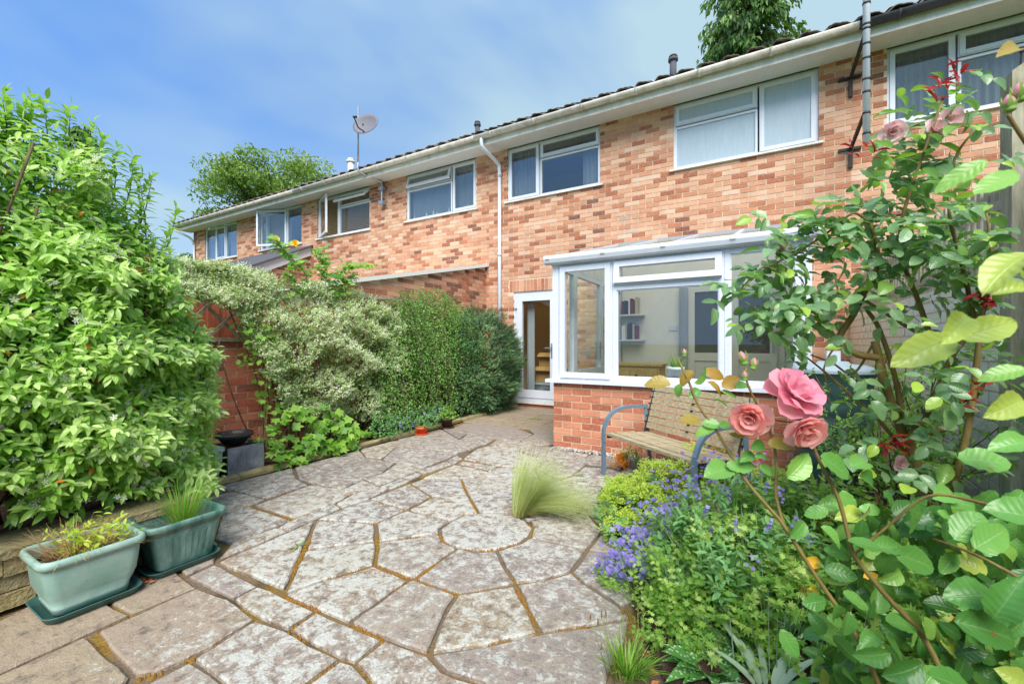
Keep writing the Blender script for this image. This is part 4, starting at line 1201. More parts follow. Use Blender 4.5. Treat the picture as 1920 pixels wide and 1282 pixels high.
# inside wall, floor and the doors to the house
MB().box(CX0+.08, CX1-.08, FY-.035, FY-.002, .02, 2.74).build('inner_wall', M['plaster'], con)
MB().box(CX0+.08, CX1-.08, CY+.11, FY-.04, .0, .03).build('inner_floor', M['lino'], con)
for (xa, xb) in [(-.93,-.36),(-.34,.23)]:
    e = part_empty('inner_door', con, ((xa+xb)/2, FY-.06, .03))
    m = MB(); ring(m, xa, xb, .03, 2.05, FY-.08, FY-.04, .09); m.box(xa+.09, xb-.09, FY-.078, FY-.042, .92, 1.04); m.box(xa+.09, xb-.09, FY-.06, FY-.05, .12, .92); m.build('door_leaf', M['timber_door'], e)
    MB().box(xa+.09, xb-.09, FY-.062, FY-.056, 1.04, 1.96).build('pane', M['dark_glass'], e)
    MB().box(xb-.06, xb-.03, FY-.095, FY-.08, 1.05, 1.22).build('handle', M['steel'], e)
curtain('curtain', con, -1.06, -.94, .1, 2.05, FY-.12, .02, 3)
MB().box(-1.22,-1.10,FY-.05,FY-.035,1.38,1.46).build('wall_switch', M['pvc'], con)
for z, lab in ((1.62,'upper'),(1.22,'lower')):
    MB().box(CX0+.1, -1.58, FY-.27, FY-.037, z, z+.025).build('shelf', M['timber_door'], con)
sh = 0
for z, lab in ((1.645,'upper'),(1.245,'lower')):
    x = CX0+.12; k = 0
    while x < -1.68:
        w = random.uniform(.022,.045); h = random.uniform(.2,.28)
        b = MB().box(x, x+w*.92, FY-.22, FY-.06, z, z+h, random.random()).build('book', M['book'])
        tag(b, 'book in the row on the %s shelf inside the conservatory' % lab, 'book', 'books on the %s conservatory shelf' % lab)
        x += w
ch = thing('chest_of_drawers', (-1.5, 6.3, .03), 'light wood chest of drawers inside the conservatory under the shelves', 'chest')
MB().box(-1.8,-1.18,6.1,6.55,.03,.86).build('carcass', M['pine'], ch); MB().box(-1.83,-1.15,6.07,6.57,.861,.89).build('top', M['pine'], ch)
for z in (.1,.36,.62):
    o = MB().box(-1.77,-1.21,6.085,6.1,z,z+.22).build('drawer', M['pine'], ch); MB().lathe([(.001,0),(.02,0),(.02,.02),(.001,.02)], (-1.49,6.07,z+.1), 8).build('knob', M['dark_iron'], o)
sb = one_box('window_board', M['pvc'], con, CX0+.1, CX1-.1, CY+.09, CY+.36, .74, .765)
def pot(name, c, r0, r1, h, mat, label, cat='pot', rim=.012, group=None, soil=True, n=24):
    e = thing(name, c, label, cat, group)
    MB().lathe([(.001,0),(r0,0),(r1*.98,h-.03),(r1*1.06,h-.03),(r1*1.06,h),(r1-rim,h),(r1-rim,h-.03),(r0*.8,.03),(.001,.03)], c, n).build('body', mat, e, True)
    if soil: MB().lathe([(.001,h-.025),(r1-rim,h-.03)], c, n).build('compost', M['soil'], e)
    return e
T_BLADE = [leaf_template(.05, .2, .5, 5, .7), leaf_template(.04, .2, .8, 5, .7)]
def blades(parent, c, n, length, spread, mat, width=1.0, up=1.0, lean=(0,0), r=.03, name='blades', kind='stuff', curl=(.3,1.0), ns=6):
    """arching blades as one mesh"""
    V, F, rr, uu = [], [], [], []
    for k in range(n):
        a = random.uniform(0, 2*math.pi); s = random.random()**.6*spread
        d = Vector((math.cos(a)*s+lean[0], math.sin(a)*s+lean[1], up)).normalized()
        L = length*random.uniform(.6,1.05); w = width*.5*random.uniform(.7,1.1)
        p = Vector(c)+Vector((math.cos(a), math.sin(a), 0))*r*random.random()
        sd = d.cross(Vector((0,0,1)))
        sd = sd.normalized() if sd.length > .02 else Vector((1,0,0))
        cu = random.uniform(*curl); b = len(V); rv = random.random(); hd = Vector((d.x, d.y, 0))
        for i in range(ns):
            f = i/(ns-1)
            q = p+d*L*f+Vector((lean[0]*.6+hd.x*cu*.6, lean[1]*.6+hd.y*cu*.6, -cu))*(L*f*f*.5)
            if q.z < .004: q.z = .004
            ww = w*(1-f)**.7+.0004
            V += [q-sd*ww, q+sd*ww]
        for i in range(ns-1): F.append((b+2*i, b+2*i+1, b+2*i+3, b+2*i+2)); rr.append(rv)
    m = MB(); m.v = [tuple(v) for v in V]; m.f = F; m.r = rr; m.m = [0]*len(F)
    return m.build(name, mat, parent, True, kind)
pot('ceramic_pot', (-.74,4.66,.766), .06, .085, .17, M['blue_pot'], 'white ceramic pot with blue base on the conservatory windowsill')
sp = thing('spider_plant', (-.74,4.66,.93), 'spiky spider plant in the blue and white ceramic pot', 'plant'); blades(sp, (-.74,4.66,.91), 70, .26, 1.1, M['grass'], .008, 1.0)
pot('white_pot', (-.42,4.66,.766), .04, .055, .11, M['white_ceramic'], 'small white pot on the conservatory windowsill beside the mullion')
op_ = thing('sill_plant', (-.42,4.66,.87), 'small leggy plant in the white pot on the conservatory windowsill', 'plant'); blades(op_, (-.42,4.66,.86), 22, .17, .8, M['herb'], .012)
op_ = thing('sill_plant', (-.95,4.68,.77), 'low seedlings left of the blue and white pot', 'plant'); blades(op_, (-.95,4.68,.766), 26, .09, .9, M['herb'], .01)
# things behind the back door
for k, (x, y, z, w, d_, h, lab) in enumerate([(-3.62,7.75,.42,.42,.34,.3,'lower'), (-3.6,7.77,.73,.36,.3,.26,'upper')]):
    e = thing('cardboard_box', (x, y, z), '%s of the two cardboard boxes stacked behind the back door' % lab, 'box')
    MB().box(x-w/2,x+w/2,y-d_/2,y+d_/2,z,z+h).build('carton', M['card'], e); MB().obox((x,y-d_/2-.05,z+h-.03),(1,0,0),(0,.8,.5),(0,-.5,.8),w/2,.07,.003).build('flap', M['card'], e)
e = thing('storage_crate', (-3.62,7.76,.02), 'grey plastic storage crate under the cardboard boxes', 'crate'); MB().box(-3.86,-3.38,7.56,7.96,.025,.37).build('tub', M['slate'], e); MB().box(-3.88,-3.36,7.54,7.98,.371,.415).build('lid', M['lid'], e)
e = thing('wooden_chair', (-3.15,8.1,.02), 'wooden chair seen through the back door glass', 'chair')
for x in (-3.34,-2.98):
    MB().bar((x,7.95,.02),(x,7.95,.45),.035,.035).build('leg', M['pine'], e); MB().bar((x,8.32,.02),(x,8.36,1.05),.035,.035).build('leg', M['pine'], e)
MB().box(-3.38,-2.94,7.93,8.36,.452,.48).build('seat', M['pine'], e)
for z in (.65,.8,.97): MB().bar((-3.32,8.34,z),(-3.0,8.34,z),.015,.06).build('back_slat', M['pine'], e)
pic = MB().box(-3.75,-3.35,FY+3.14,FY+3.18,1.25,1.75).build('picture', M['dark']); tag(pic, 'dark framed picture on the far wall seen through the back door', 'picture')

# ------------------------------------------------------------------ lean-to sheds of the neighbours
l1 = thing('lean_to', (-6.0, 5.4, 0), 'brick lean-to with pale sloping roof edge beside the draping shrub', 'lean-to')
zr = lambda y: 1.95+(y-3.7)*.222
m = MB(); V = [(-4.685,3.7,0),(-4.685,7.09,0),(-4.685,7.09,zr(7.09)),(-4.685,3.7,zr(3.7))]; V += [(x-2.6,y,z) for x,y,z in V]
m.add(V, [(0,1,2,3),(7,6,5,4),(1,5,6,2),(0,3,7,4)]); lw = m.build('wall', M['mortar'], l1)
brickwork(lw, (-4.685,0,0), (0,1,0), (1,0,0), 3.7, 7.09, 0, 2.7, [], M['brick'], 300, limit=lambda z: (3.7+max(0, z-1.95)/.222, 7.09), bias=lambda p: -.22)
m = MB(); V = [(-4.62,3.55,zr(3.55)+.0),(-4.62,7.09,zr(7.09)),(-4.62,7.09,zr(7.09)+.06),(-4.62,3.55,zr(3.55)+.06)]; V += [(x-2.7,y,z) for x,y,z in V]
m.add(V, [(0,1,2,3),(7,6,5,4),(2,6,7,3),(1,5,6,2),(0,3,7,4),(0,4,5,1)]); m.build('roof', M['felt_pale'], l1)
l2 = thing('lean_to', (-11.5, 6.0, 0), 'far lean-to with white bargeboard and dark felt roof below the open casement', 'lean-to')
zq = lambda y: 2.55+(y-5.0)*.5
m = MB(); V = [(-10.25,4.6,0),(-10.25,7.09,0),(-10.25,7.09,zq(7.09)),(-10.25,4.6,zq(4.6))]; V += [(x-3.0,y,z) for x,y,z in V]
m.add(V, [(0,1,2,3),(7,6,5,4),(1,5,6,2),(0,3,7,4)]); lw2 = m.build('wall', M['mortar'], l2)
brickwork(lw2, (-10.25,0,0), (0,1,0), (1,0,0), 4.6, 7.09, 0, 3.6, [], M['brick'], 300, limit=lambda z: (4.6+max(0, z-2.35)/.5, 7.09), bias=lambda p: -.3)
m = MB(); V = [(-10.19,4.4,zq(4.4)-.09),(-10.19,7.09,zq(7.09)-.09),(-10.19,7.09,zq(7.09)+.13),(-10.19,4.4,zq(4.4)+.13)]; V += [(x-.03,y,z) for x,y,z in V]
m.add(V, [(0,1,2,3),(7,6,5,4),(2,6,7,3),(1,5,6,2),(0,3,7,4),(0,4,5,1)]); m.build('bargeboard', M['pvc'], l2)
m = MB(); V = [(-10.12,4.3,zq(4.3)+.132),(-10.12,7.09,zq(7.09)+.132),(-10.12,7.09,zq(7.09)+.18),(-10.12,4.3,zq(4.3)+.18)]; V += [(x-3.2,y,z) for x,y,z in V]
m.add(V, [(0,1,2,3),(7,6,5,4),(2,6,7,3),(1,5,6,2),(0,3,7,4),(0,4,5,1)]); m.build('roof', M['felt'], l2)

# ------------------------------------------------------------------ left boundary: brick wall, trellis, fences
gw = thing('garden_wall', (-4.65, 3.2, 0), 'red brick garden wall along the left border under the trellis', 'wall')
m = MB().box(-4.72,-4.604,.9,6.6,0,1.19); gwo = m.build('wall_core', M['mortar'], gw)
brickwork(gwo, (-4.604,0,0), (0,1,0), (1,0,0), .9, 6.6, 0, 1.19, [], M['brick_red'], 300, jit=.0025, proud=.006, deep=.03)
tr = thing('trellis', (-4.6, 2.6, 1.19), 'weathered diamond trellis standing on the red brick garden wall', 'trellis')
MB().box(-4.66,-4.57,.9,5.6,1.195,1.235).build('rail', M['trellis'], tr); MB().box(-4.64,-4.59,.9,5.6,1.80,1.84).build('rail', M['trellis'], tr)
for k in range(-2, 17):
    y = .9+k*.3
    for s in (1, -1):
        a = Vector((-4.607 if s > 0 else -4.622, y, 1.235)); b = Vector((-4.607 if s > 0 else -4.622, y+s*.565, 1.80))
        if min(a.y, b.y) < .9 or max(a.y, b.y) > 5.6: continue
        MB().bar(a, b, .032, .014, up=(1,0,0)).build('slat', M['trellis'], tr)
fr_ = thing('stained_fence', (-4.8, 2.6, 0), 'terracotta stained board fence showing through the trellis', 'fence')
for k in range(33):
    y = .6+k*.1
    MB().box(-4.85,-4.835 if k % 2 else -4.828,y,y+.11,0,1.66,random.random()).build('board', M['fence_red'], fr_)
fd = thing('timber_fence', (-4.3, .2, .2), 'dark timber fence with square post behind the jasmine', 'fence')
for k in range(30):
    y = -1.5+k*.1
    MB().box(-4.0+(.012 if k % 2 else 0),-3.985+(.012 if k % 2 else 0),y,y+.105,.2,1.75,random.random()).build('board', M['fence_dark'], fd)
MB().box(-3.16,-3.06,.42,.52,.18,.95).build('post', M['pine'], fd)
# low walling of the raised bed
rw = thing('retaining_wall', (-2.9, 0, 0), 'low wall of buff walling stone holding the raised bed behind the planters', 'wall')
for j in range(3):
    y = -1.4-.13*j
    while y < 1.2:
        L = random.uniform(.22,.5); y1 = min(y+L, 1.24)
        if y1-y > .06:
            V = []; x0, x1 = -3.03+random.uniform(-.01,.01), -2.845+random.uniform(-.012,.01)
            z0, z1 = j*.078+.004, j*.078+.074
            MB().box(x0,x1,y+.004,y1-.004,z0,z1,random.random(),0,.006).build('walling_stone', M['stone'], rw)
        y = y1
y = -1.4
while y < 1.2:
    y1 = min(y+random.uniform(.3,.5), 1.26)
    MB().box(-3.12,-2.825+random.uniform(-.01,.01),y+.004,y1-.004,.236,.272,random.random(),0,.004).build('coping_stone', M['stone'], rw); y = y1
y = -3.86; x = -3.9
while x < -3.1:
    x1 = x+random.uniform(.2,.35)
    for j in range(3): MB().box(x+.003,min(x1,-3.05),1.13,1.25+random.uniform(-.01,.01),j*.078+.004,j*.078+.074,random.random(),0,.005).build('walling_stone', M['stone'], rw)
    x = x1
ke = thing('bed_edging', (-3.89, 4.1, 0), 'narrow mossy stone edging between the left border and the patio', 'edging')
y = 1.3
while y < 6.9:
    y1 = min(y+random.uniform(.5,.95), 6.95)
    o = random.uniform(-.008,.008)
    m = MB(); V, F = [], []
    prof = [(-3.955,0),(-3.955,.03),(-3.935,.046),(-3.895,.046),(-3.872,.03),(-3.868,0)]
    for yy in (y+.004, y1-.004):
        V += [(a+o+random.uniform(-.006,.006), yy, b+random.uniform(-.003,.003)) for a, b in prof]
    k = len(prof); F = [(i,i+1,k+i+1,k+i) for i in range(k-1)]+[tuple(range(k-1,-1,-1)), tuple(range(k,2*k))]
    m.add(V, F, random.random()).build('edging_stone', M['stone'], ke); y = y1

# ------------------------------------------------------------------ right boundary: painted wall, fence
RX = 1.05
bw = thing('painted_wall', (RX+.1, 3, 0), 'white painted block wall with flaking orange patches behind the climbing rose', 'wall')
bwo = MB().box(RX+.003, RX+.2, -1.0, FY-.001, 0, 1.54).build('wall_core', M['mortar_pale'], bw)
brickwork(bwo, (RX+.003,0,0), (0,1,0), (-1,0,0), -1.0, FY-.001, 0, 1.54, [], M['block'], 300, L=.215, H=.065, name='block', jit=.003, proud=.006, deep=.03)
ff = thing('batten_fence', (RX+.08, 3.5, 1.54), 'grey weathered batten fence topping the painted wall behind the rose', 'fence')
y = 1.2; k = 0
while y < 6.9:
    MB().box(RX+.06,RX+.085,y,y+.045+random.uniform(-.004,.004),1.545,2.08+random.uniform(-.04,.04),random.random()).build('batten', M['grey_wood'], ff); y += .088; k += 1
for z in (1.66, 1.98): MB().box(RX+.086,RX+.125,1.2,6.9,z,z+.06).build('rail', M['grey_wood'], ff)
MB().bar((RX+.05,3.0,1.86),(RX+.05,4.0,2.02),.05,.05).build('brace', M['grey_wood'], ff)
fp = thing('fence_post', (RX-.02, 2.85, 0), 'tall mossy timber fence post with nails in its top', 'post')
m = MB(); poly = [(RX-.065,2.79),(RX+.045,2.79),(RX+.045,2.9),(RX-.065,2.9)]; V = [(x,y,.0) for x,y in poly]+[(RX-.06,2.79,2.40),(RX+.045,2.79,2.475),(RX+.045,2.9,2.475),(RX-.06,2.9,2.40)]
m.add(V, [(0,3,2,1),(4,5,6,7),(0,1,5,4),(1,2,6,5),(2,3,7,6),(3,0,4,7)]); m.build('timber', M['post_wood'], fp)
for (x, y, h) in ((RX+.005,2.84,.045),(RX-.02,2.83,.022)): MB().tube([(x,y,2.43),(x+.003,y,2.47+h)], .0035, 6).lathe([(.001,0),(.008,0),(.008,.004),(.001,.004)], (x+.003,y,2.47+h), 8).build('nail', M['dark_iron'], fp)
m = MB().box(RX-.045,RX-.003,3.55,3.72,1.2,1.25); tag(m.build('wall_box', M['lid']), 'small grey metal box fixed to the painted wall', 'box')

# ------------------------------------------------------------------ planters
def rrect(cx, cy, hx, hy, r, n=5):
    out = []
    for sx, sy, a0 in ((1,1,0),(-1,1,90),(-1,-1,180),(1,-1,270)):
        for k in range(n+1):
            a = R(a0+90*k/n); out.append((cx+sx*(hx-r)+r*math.cos(a), cy+sy*(hy-r)+r*math.sin(a)))
    return out
def loft(mb, rings, close_top=False, close_bottom=True):
    n = len(rings[0]); V = [p for r_ in rings for p in r_]; F = []
    for i in range(len(rings)-1):
        for k in range(n): F.append((i*n+k, i*n+(k+1) % n, (i+1)*n+(k+1) % n, (i+1)*n+k))
    if close_bottom: F.append(tuple(range(n-1,-1,-1)))
    if close_top: F.append(tuple((len(rings)-1)*n+k for k in range(n)))
    return mb.add(V, F)
def trough(c, hx, hy, h, label, mat, flutes=False, bulge=.5, group=None):
    e = thing('trough_planter', (c[0], c[1], .02), label, 'planter')
    def rg(f, z, r=.05): return [(x, y, z) for x, y in rrect(c[0], c[1], hx*f, hy*f, r*f)]
    m = MB()
    side = [(.70,.022),(.72,.045),(.735,.05),(.72,.055),(.82,.10),(.875,.15),(.90,.19),(.915,h-.045),(.915,h-.035),(1.0,h-.032),(1.02,h-.018),(1.0,h),(.93,h+.002),(.90,h-.012),(.89,h-.05),(.86,.12),(.7,.05)] if not flutes else \
           [(.66,.022),(.68,.03),(.86,h-.06),(.87,h-.052),(.9,h-.05),(.9,h-.035),(.99,h-.03),(1.0,h-.01),(.98,h),(.90,h),(.88,h-.02),(.84,h-.08),(.66,.05)]
    loft(m, [rg(f, z) for f, z in side])
    b = m.build('tub', mat, e, True)
    m = MB(); f = .80 if not flutes else .72; m.add(rg(f, h*.55 if flutes else h-.05), [tuple(range(24))]); m.build('compost', M['soil'], e)
    if flutes:
        for k in range(7):
            y = c[1]-hy*.5+k*hy*.17
            MB().bar((c[0]+hx*.66, c[1]+(y-c[1])*.8, .045), (c[0]+hx*.835, y*1.0, h-.075), .018, .012, up=(1,0,0)).build('flute', mat, e)
    return e
def saucer(c, hx, hy, label):
    m = MB(); rg = lambda f, z: [(x, y, z) for x, y in rrect(c[0], c[1], hx*f, hy*f, .05)]
    loft(m, [rg(.93,.003), rg(1.0,.03), rg(1.02,.034), rg(.985,.034), rg(.92,.012), rg(.3,.010)], True)
    return tag(m.build('plant_saucer', M['saucer'], None, True), label, 'saucer')
trough((-2.665,.715), .155, .178, .27, 'pale green plastic planter full of dry stalks, nearest the camera', M['planter'])
saucer((-2.67,.72), .15, .165, 'dark green saucer under the pale green planter of dry stalks')
trough((-2.70,1.09), .15, .185, .265, 'darker fluted green planter holding a wispy grass clump', M['planter2'], True)
saucer((-2.715,1.085), .145, .165, 'dark green saucer under the fluted planter')
trough((-4.05,1.79), .18, .12, .3, 'green planter half hidden by jasmine beside the slate cube', M['planter'])
def lit(n, c, r):
    m = MB()
    for k in range(n):
        a = random.uniform(0,6.28); q = Vector(c)+Vector((math.cos(a),math.sin(a),0))*r*random.random()**.5; s = random.uniform(.012,.025)
        d = Vector((math.cos(a*3),math.sin(a*3),.1)); sdv = Vector((-d.y,d.x,.2))
        m.add([q-d*s,q+sdv*s*.4+Vector((0,0,.006)),q+d*s,q-sdv*s*.4+Vector((0,0,.004))], [(0,1,2),(0,2,3)], random.random())
    return m
tag(lit(40, (-2.62,.9,.008), .06).build('fallen_leaves', M['dry']), 'fallen brown leaves on the paving between the two planters', 'leaves', kind='stuff')
tag(lit(60, (-.28,1.62,.02), .16).build('fallen_leaves', M['dry']), 'fallen petals and leaves at the edge of the flower bed', 'leaves', kind='stuff')
# planter contents
dp_ = thing('dried_plant', (-2.665,.715,.22), 'tangle of dry brown stalks and yellowing leaves in the pale green planter', 'plant')
blades(dp_, (-2.68,.68,.22), 190, .22, 1.1, M['dry_grass'], .0035, .8, (-.1,.05), .11, 'stalks', curl=(.3,1.1))
blades(dp_, (-2.665,.8,.23), 90, .12, 1.5, M['dry_grass'], .003, .7, (.0,.1), .1, 'stalks', curl=(.3,1.1))
def sprigs(P0, n_leaf, size, spread, up=.4):
    pass
wg = thing('wispy_grass', (-2.70,1.12,.15), 'wispy clump of fine grass in the fluted planter', 'grass')
blades(wg, (-2.72,1.12,.15), 230, .36, .55, M['grass'], .003, 1.0, (0,0), .04, 'blades', curl=(.1,.8))
blades(wg, (-2.72,1.12,.15), 110, .14, .9, M['dry_grass'], .003, 1.0, (0,0), .045, 'dead_blades')
# slate cube, black bowl, cane
sc_ = thing('slate_planter', (-4.07,2.1,.03), 'square slate planter standing at the edge of the left border', 'planter')
MB().box(-3.955,-3.94,1.95,2.105,.035,.27,.3).build('slate_slab', M['slate'], sc_); MB().box(-3.954,-3.939,2.107,2.26,.035,.27,.7).build('slate_slab', M['slate'], sc_)
MB().box(-4.24,-3.957,1.945,1.96,.035,.272,.1).build('side_slab', M['black_plastic'], sc_); MB().box(-4.24,-3.957,2.25,2.265,.035,.272,.1).build('side_slab', M['slate'], sc_); MB().box(-4.255,-4.241,1.945,2.265,.035,.272).build('side_slab', M['slate'], sc_)
MB().box(-4.24,-3.957,1.961,2.249,.035,.235).build('compost', M['soil'], sc_)
pot('black_bowl', (-4.07,2.07,.274), .075, .14, .105, M['black_plastic'], 'shallow black plastic bowl sitting on the slate planter')
bp = thing('bowl_seedling', (-4.07,2.07,.36), 'sparse dry seedlings in the black bowl', 'plant'); blades(bp, (-4.07,2.07,.36), 30, .07, 1.2, M['dry_grass'], .004, 1, (0,0), .1)
bp = thing('leafy_succulent', (-3.99,2.24,.25), 'small leafy rosette at the corner of the slate planter', 'plant'); blades(bp, (-3.99,2.23,.25), 60, .11, .9, M['herb'], .012, 1, (0,0), .03)
cn = MB().tube([(-4.42,2.52,.03),(-4.38,2.6,1.0)], .006, 8).build('bamboo_cane', M['cane'], None, True); tag(cn, 'thin bamboo cane leaning upright before the red brick wall', 'cane')
pot('orange_pot', (-3.80,4.22,0), .055, .075, .10, M['terracotta'], 'small bright orange pot at the edge of the left border')
MB_ = MB().lathe([(.001,.0),(.085,.0),(.1,.014),(.095,.016),(.08,.006),(.001,.006)], (-3.80,4.22,.0), 20).build('orange_saucer', M['terracotta'], None, True); tag(MB_, 'orange saucer under the small orange pot', 'saucer')
pot('brown_pot', (-3.78,4.72,.0), .06, .085, .14, M['brown_pot'], 'small brown pot below the draping shrub')
MB_ = MB().lathe([(.001,.0),(.09,.0),(.11,.014),(.1,.016),(.08,.006),(.001,.006)], (-3.78,4.72,.0), 20).build('dark_saucer', M['brown_pot'], None, True); tag(MB_, 'dark saucer under the small brown pot', 'saucer')

# ------------------------------------------------------------------ bench
bn = thing('garden_bench', (-.63,3.75,0), 'weathered slatted bench with curved grey metal arms against the conservatory', 'bench')
wv = Vector((.785,-.62,0)); bv = Vector((.62,.785,0)); B0 = Vector((-1.2,3.72,0)); BW = 1.06
def bp_(a, b, z): return B0+wv*a+bv*b+Vector((0,0,z))
for a in (0, BW):
    pts = [bp_(a,0,0), bp_(a,0,.36), bp_(a,.012,.43), bp_(a,.05,.51), bp_(a,.11,.56), bp_(a,.19,.588), bp_(a,.28,.595), bp_(a,.46,.595)]
    m = MB()
    P = smooth_path(pts, 4)
    for p, q in zip(P[:-1], P[1:]):
        m.bar(p-(q-p)*.06, q+(q-p)*.06, .034, .026, up=tuple(bv+Vector((0,0,.7))))
    m.build('arm_frame', M['bench_metal'], bn)
    m = MB().bar(bp_(a,.46,.61), bp_(a,.52,0), .03, .03, up=(0,1,0)); m.build('rear_leg', M['bench_metal'], bn)
    m = MB().bar(bp_(a+(.03 if a == 0 else -.03),.02,.35), bp_(a+(.03 if a == 0 else -.03),.44,.34), .02, .03); m.bar(bp_(a+(.03 if a == 0 else -.03),.42,.34), bp_(a+(.03 if a == 0 else -.03),.56,.78), .02, .025, up=(0,1,0)); m.build('slat_support', M['dark_iron'], bn)
for k in range(6):
    b = .02+k*.075
    m = MB().obox(bp_(BW/2,b+.03,.372-.004*k+random.uniform(-.004,.004)), wv, bv, (0,0,1), BW/2-.02, .031, .011, random.random())
    m.build('seat_slat', M['slat'], bn)
rec = (bv*.3+Vector((0,0,1))).normalized()
for k in range(7):
    if k == 99: continue
    c = bp_(BW/2,.445,.40)+rec*(.025+k*.058)
    nrm = wv.cross(rec)
    m = MB().obox(c, wv, nrm, rec, BW/2-.01+random.uniform(-.006,.006), .011, .0245, random.random())
    m.build('back_slat', M['slat'], bn)
    for a in (.012, BW*.5, BW-.012): 
        q = bp_(a,.432,.40)+rec*(.025+k*.058+.029)
        if k < 6: MB().obox(q, wv, nrm, rec, .012, .006, .005).build('slat_clip', M['black_plastic'], bn)
# orange flowers in a white pot below the bench
pot('flower_pot', (-1.02,4.1,0), .05, .062, .10, M['white_ceramic'], 'small off-white pot under the left end of the bench')
bg = thing('orange_begonia', (-1.1,4.05,.04), 'trailing orange begonia spilling from the off-white pot under the bench', 'flower')
# ------------------------------------------------------------------ water butt, pots by the right wall
wbx, wby = .47, 3.85
wb = thing('water_butt', (wbx,wby,0), 'dark green plastic water butt with grey lid between conservatory and wall', 'water butt')
prof = [(.001,0),(.2,0),(.215,.05)]
for k in range(7): prof += [(.222+.008*math.sin(k),.08+k*.115),(.232+.008*math.sin(k),.1+k*.115),(.228,.17+k*.115)]
prof += [(.235,.93),(.245,.95),(.245,.97)]
MB().lathe(prof, (wbx,wby,0), 28).build('barrel', M['butt'], wb, True)
m = MB().lathe([(.255,.965),(.258,.985),(.25,1.0),(.19,1.02),(.10,1.03),(.09,1.045),(.001,1.047)], (wbx,wby,0), 28); lo_ = m.build('lid', M['lid'], wb, True)
m = MB().box(wbx-.04,wbx+.04,wby-.03,wby+.03,1.046,1.12); m.build('spout_block', M['pvc'], wb)
pot('black_pot', (.16,3.12,.05), .085, .115, .24, M['black_plastic'], 'black plastic pot in the flower bed beside the water butt')
pot('clay_pot', (.36,2.85,.04), .07, .09, .16, M['terracotta'], 'terracotta pot tucked among the leaves below the water butt')
wc = thing('watering_can', (.03,3.02,.05), 'bright green plastic watering can behind the rose stems', 'watering can')
MB().lathe([(.001,0),(.08,0),(.085,.03),(.075,.16),(.05,.18),(.045,.19),(.001,.19)], (.03,3.02,.05), 18).build('body', M['bright_green'], wc, True)
MB().tube(smooth_path([(.03,3.07,.22),(.03,3.13,.3),(.03,3.1,.36),(.03,3.02,.34),(.03,2.97,.23)],4), .011, 8).build('handle', M['bright_green'], wc, True)
MB().tube([(-.03,2.98,.09),(-.12,2.93,.2),(-.16,2.91,.24)], [.02,.014,.012], 8).build('spout', M['bright_green'], wc, True)

# ================================================================== PLANTS
SR, SU, SF = np.array([.8660254,.5,0]), np.array([0,0,1.]), np.array([-.5,.8660254,0])
def arr(v): return np.array(v, dtype=float)
def unit(a): return a/np.maximum(np.linalg.norm(a, axis=1, keepdims=True), 1e-9)
def sprig_leaves(P, O, n_leaf, slen, lsize, droop=.25, up=.3, rough=.6, side=.9, nup=.7):
    k = len(P)
    ax = unit(O+rand_unit(k)*rough+arr([[0,0,up]]))
    s1 = unit(np.cross(ax, rand_unit(k)))
    Ps, Ds, Ns, Ss, Fs = [], [], [], [], []
    for j in range(n_leaf):
        f = (j+.4)/n_leaf
        sg = 1 if j % 2 else -1
        if j % 4 >= 2: sv = unit(np.cross(ax, s1)*.55+s1*.6)
        else: sv = s1
        last = j == n_leaf-1
        d = ax*(1.2 if last else .55)+sv*sg*(0 if last else side)+arr([[0,0,-droop]])+rand_unit(k)*.22
        Ps.append(P+ax*slen*f); Ds.append(d)
        Ns.append(arr([[0,0,nup]])+O*.75+rand_unit(k)*.35)
        Ss.append(lsize*(1-.3*f)*RNG.uniform(.7,1.15,k)); Fs.append(np.full(k, f))
    return frames(np.concatenate(Ps), np.concatenate(Ds), np.concatenate(Ns), np.concatenate(Ss)), np.concatenate(Fs)
def star(m, p, nrm, r, petals=5, rnd=.5, cup=.3, w=.55):
    nrm = Vector(nrm).normalized(); x = nrm.orthogonal().normalized(); y = nrm.cross(x); a0 = random.uniform(0,6)
    for k in range(petals):
        a = a0+2*math.pi*k/petals; d = x*math.cos(a)+y*math.sin(a); s = x*-math.sin(a)+y*math.cos(a)
        m.add([p, p+d*r*.6+s*r*w*.6+nrm*r*cup*.5, p+d*r+nrm*r*cup, p+d*r*.6-s*r*w*.6+nrm*r*cup*.5], [(0,1,2),(0,2,3)], rnd)

# ------------------------------------------------------------------ star jasmine
jz = thing('star_jasmine', (-3.3,.7,.2), 'large glossy star jasmine with small white blossom filling the left foreground', 'shrub')
T_JAS = [leaf_template(.37,.16,.2), leaf_template(.33,.25,.35), leaf_template(.40,.08,.12)]
def jas_surface(Y, z):
    zt = np.interp(Y, [-.9,.3,.6,.9,1.2,1.4,1.55,1.66,1.8], [2.46,2.42,2.32,2.12,1.85,1.62,1.43,1.2,.9])
    xs = np.interp(Y, [-.9,.9,1.3,1.55,1.7], [-2.95,-2.95,-3.18,-3.5,-3.75])-.42*np.maximum(0,(z-1.0)/1.3)**1.3
    return zt, xs
N = 4700
Y = RNG.uniform(-.5,1.64,N); zt, _ = jas_surface(Y, 0)
zlo = np.where(Y < .6, .5, np.where(Y < 1.25, .34, .12))
z = zlo+(zt-zlo)*RNG.uniform(0,1,N)**.9
_, xs = jas_surface(Y, z)
bump = np.array([nz((0,a,b),2.6,2)*.2+nz((0,a,b),6,9)*.16 for a, b in zip(Y, z)])
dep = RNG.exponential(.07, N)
edge = np.clip((zt-z)/.35,0,1)
X = xs+bump-dep-(1-edge)*.22*RNG.uniform(0,1.6,N)
P = np.stack([X,Y,z],1)
O = unit(np.stack([np.full(N,1.0), np.full(N,-.15)+.5*np.clip((Y-1.2),0,1), .25+.9*(1-edge)],1))
Mx, f = sprig_leaves(P, O, 8, .15, .08, .35, .15)
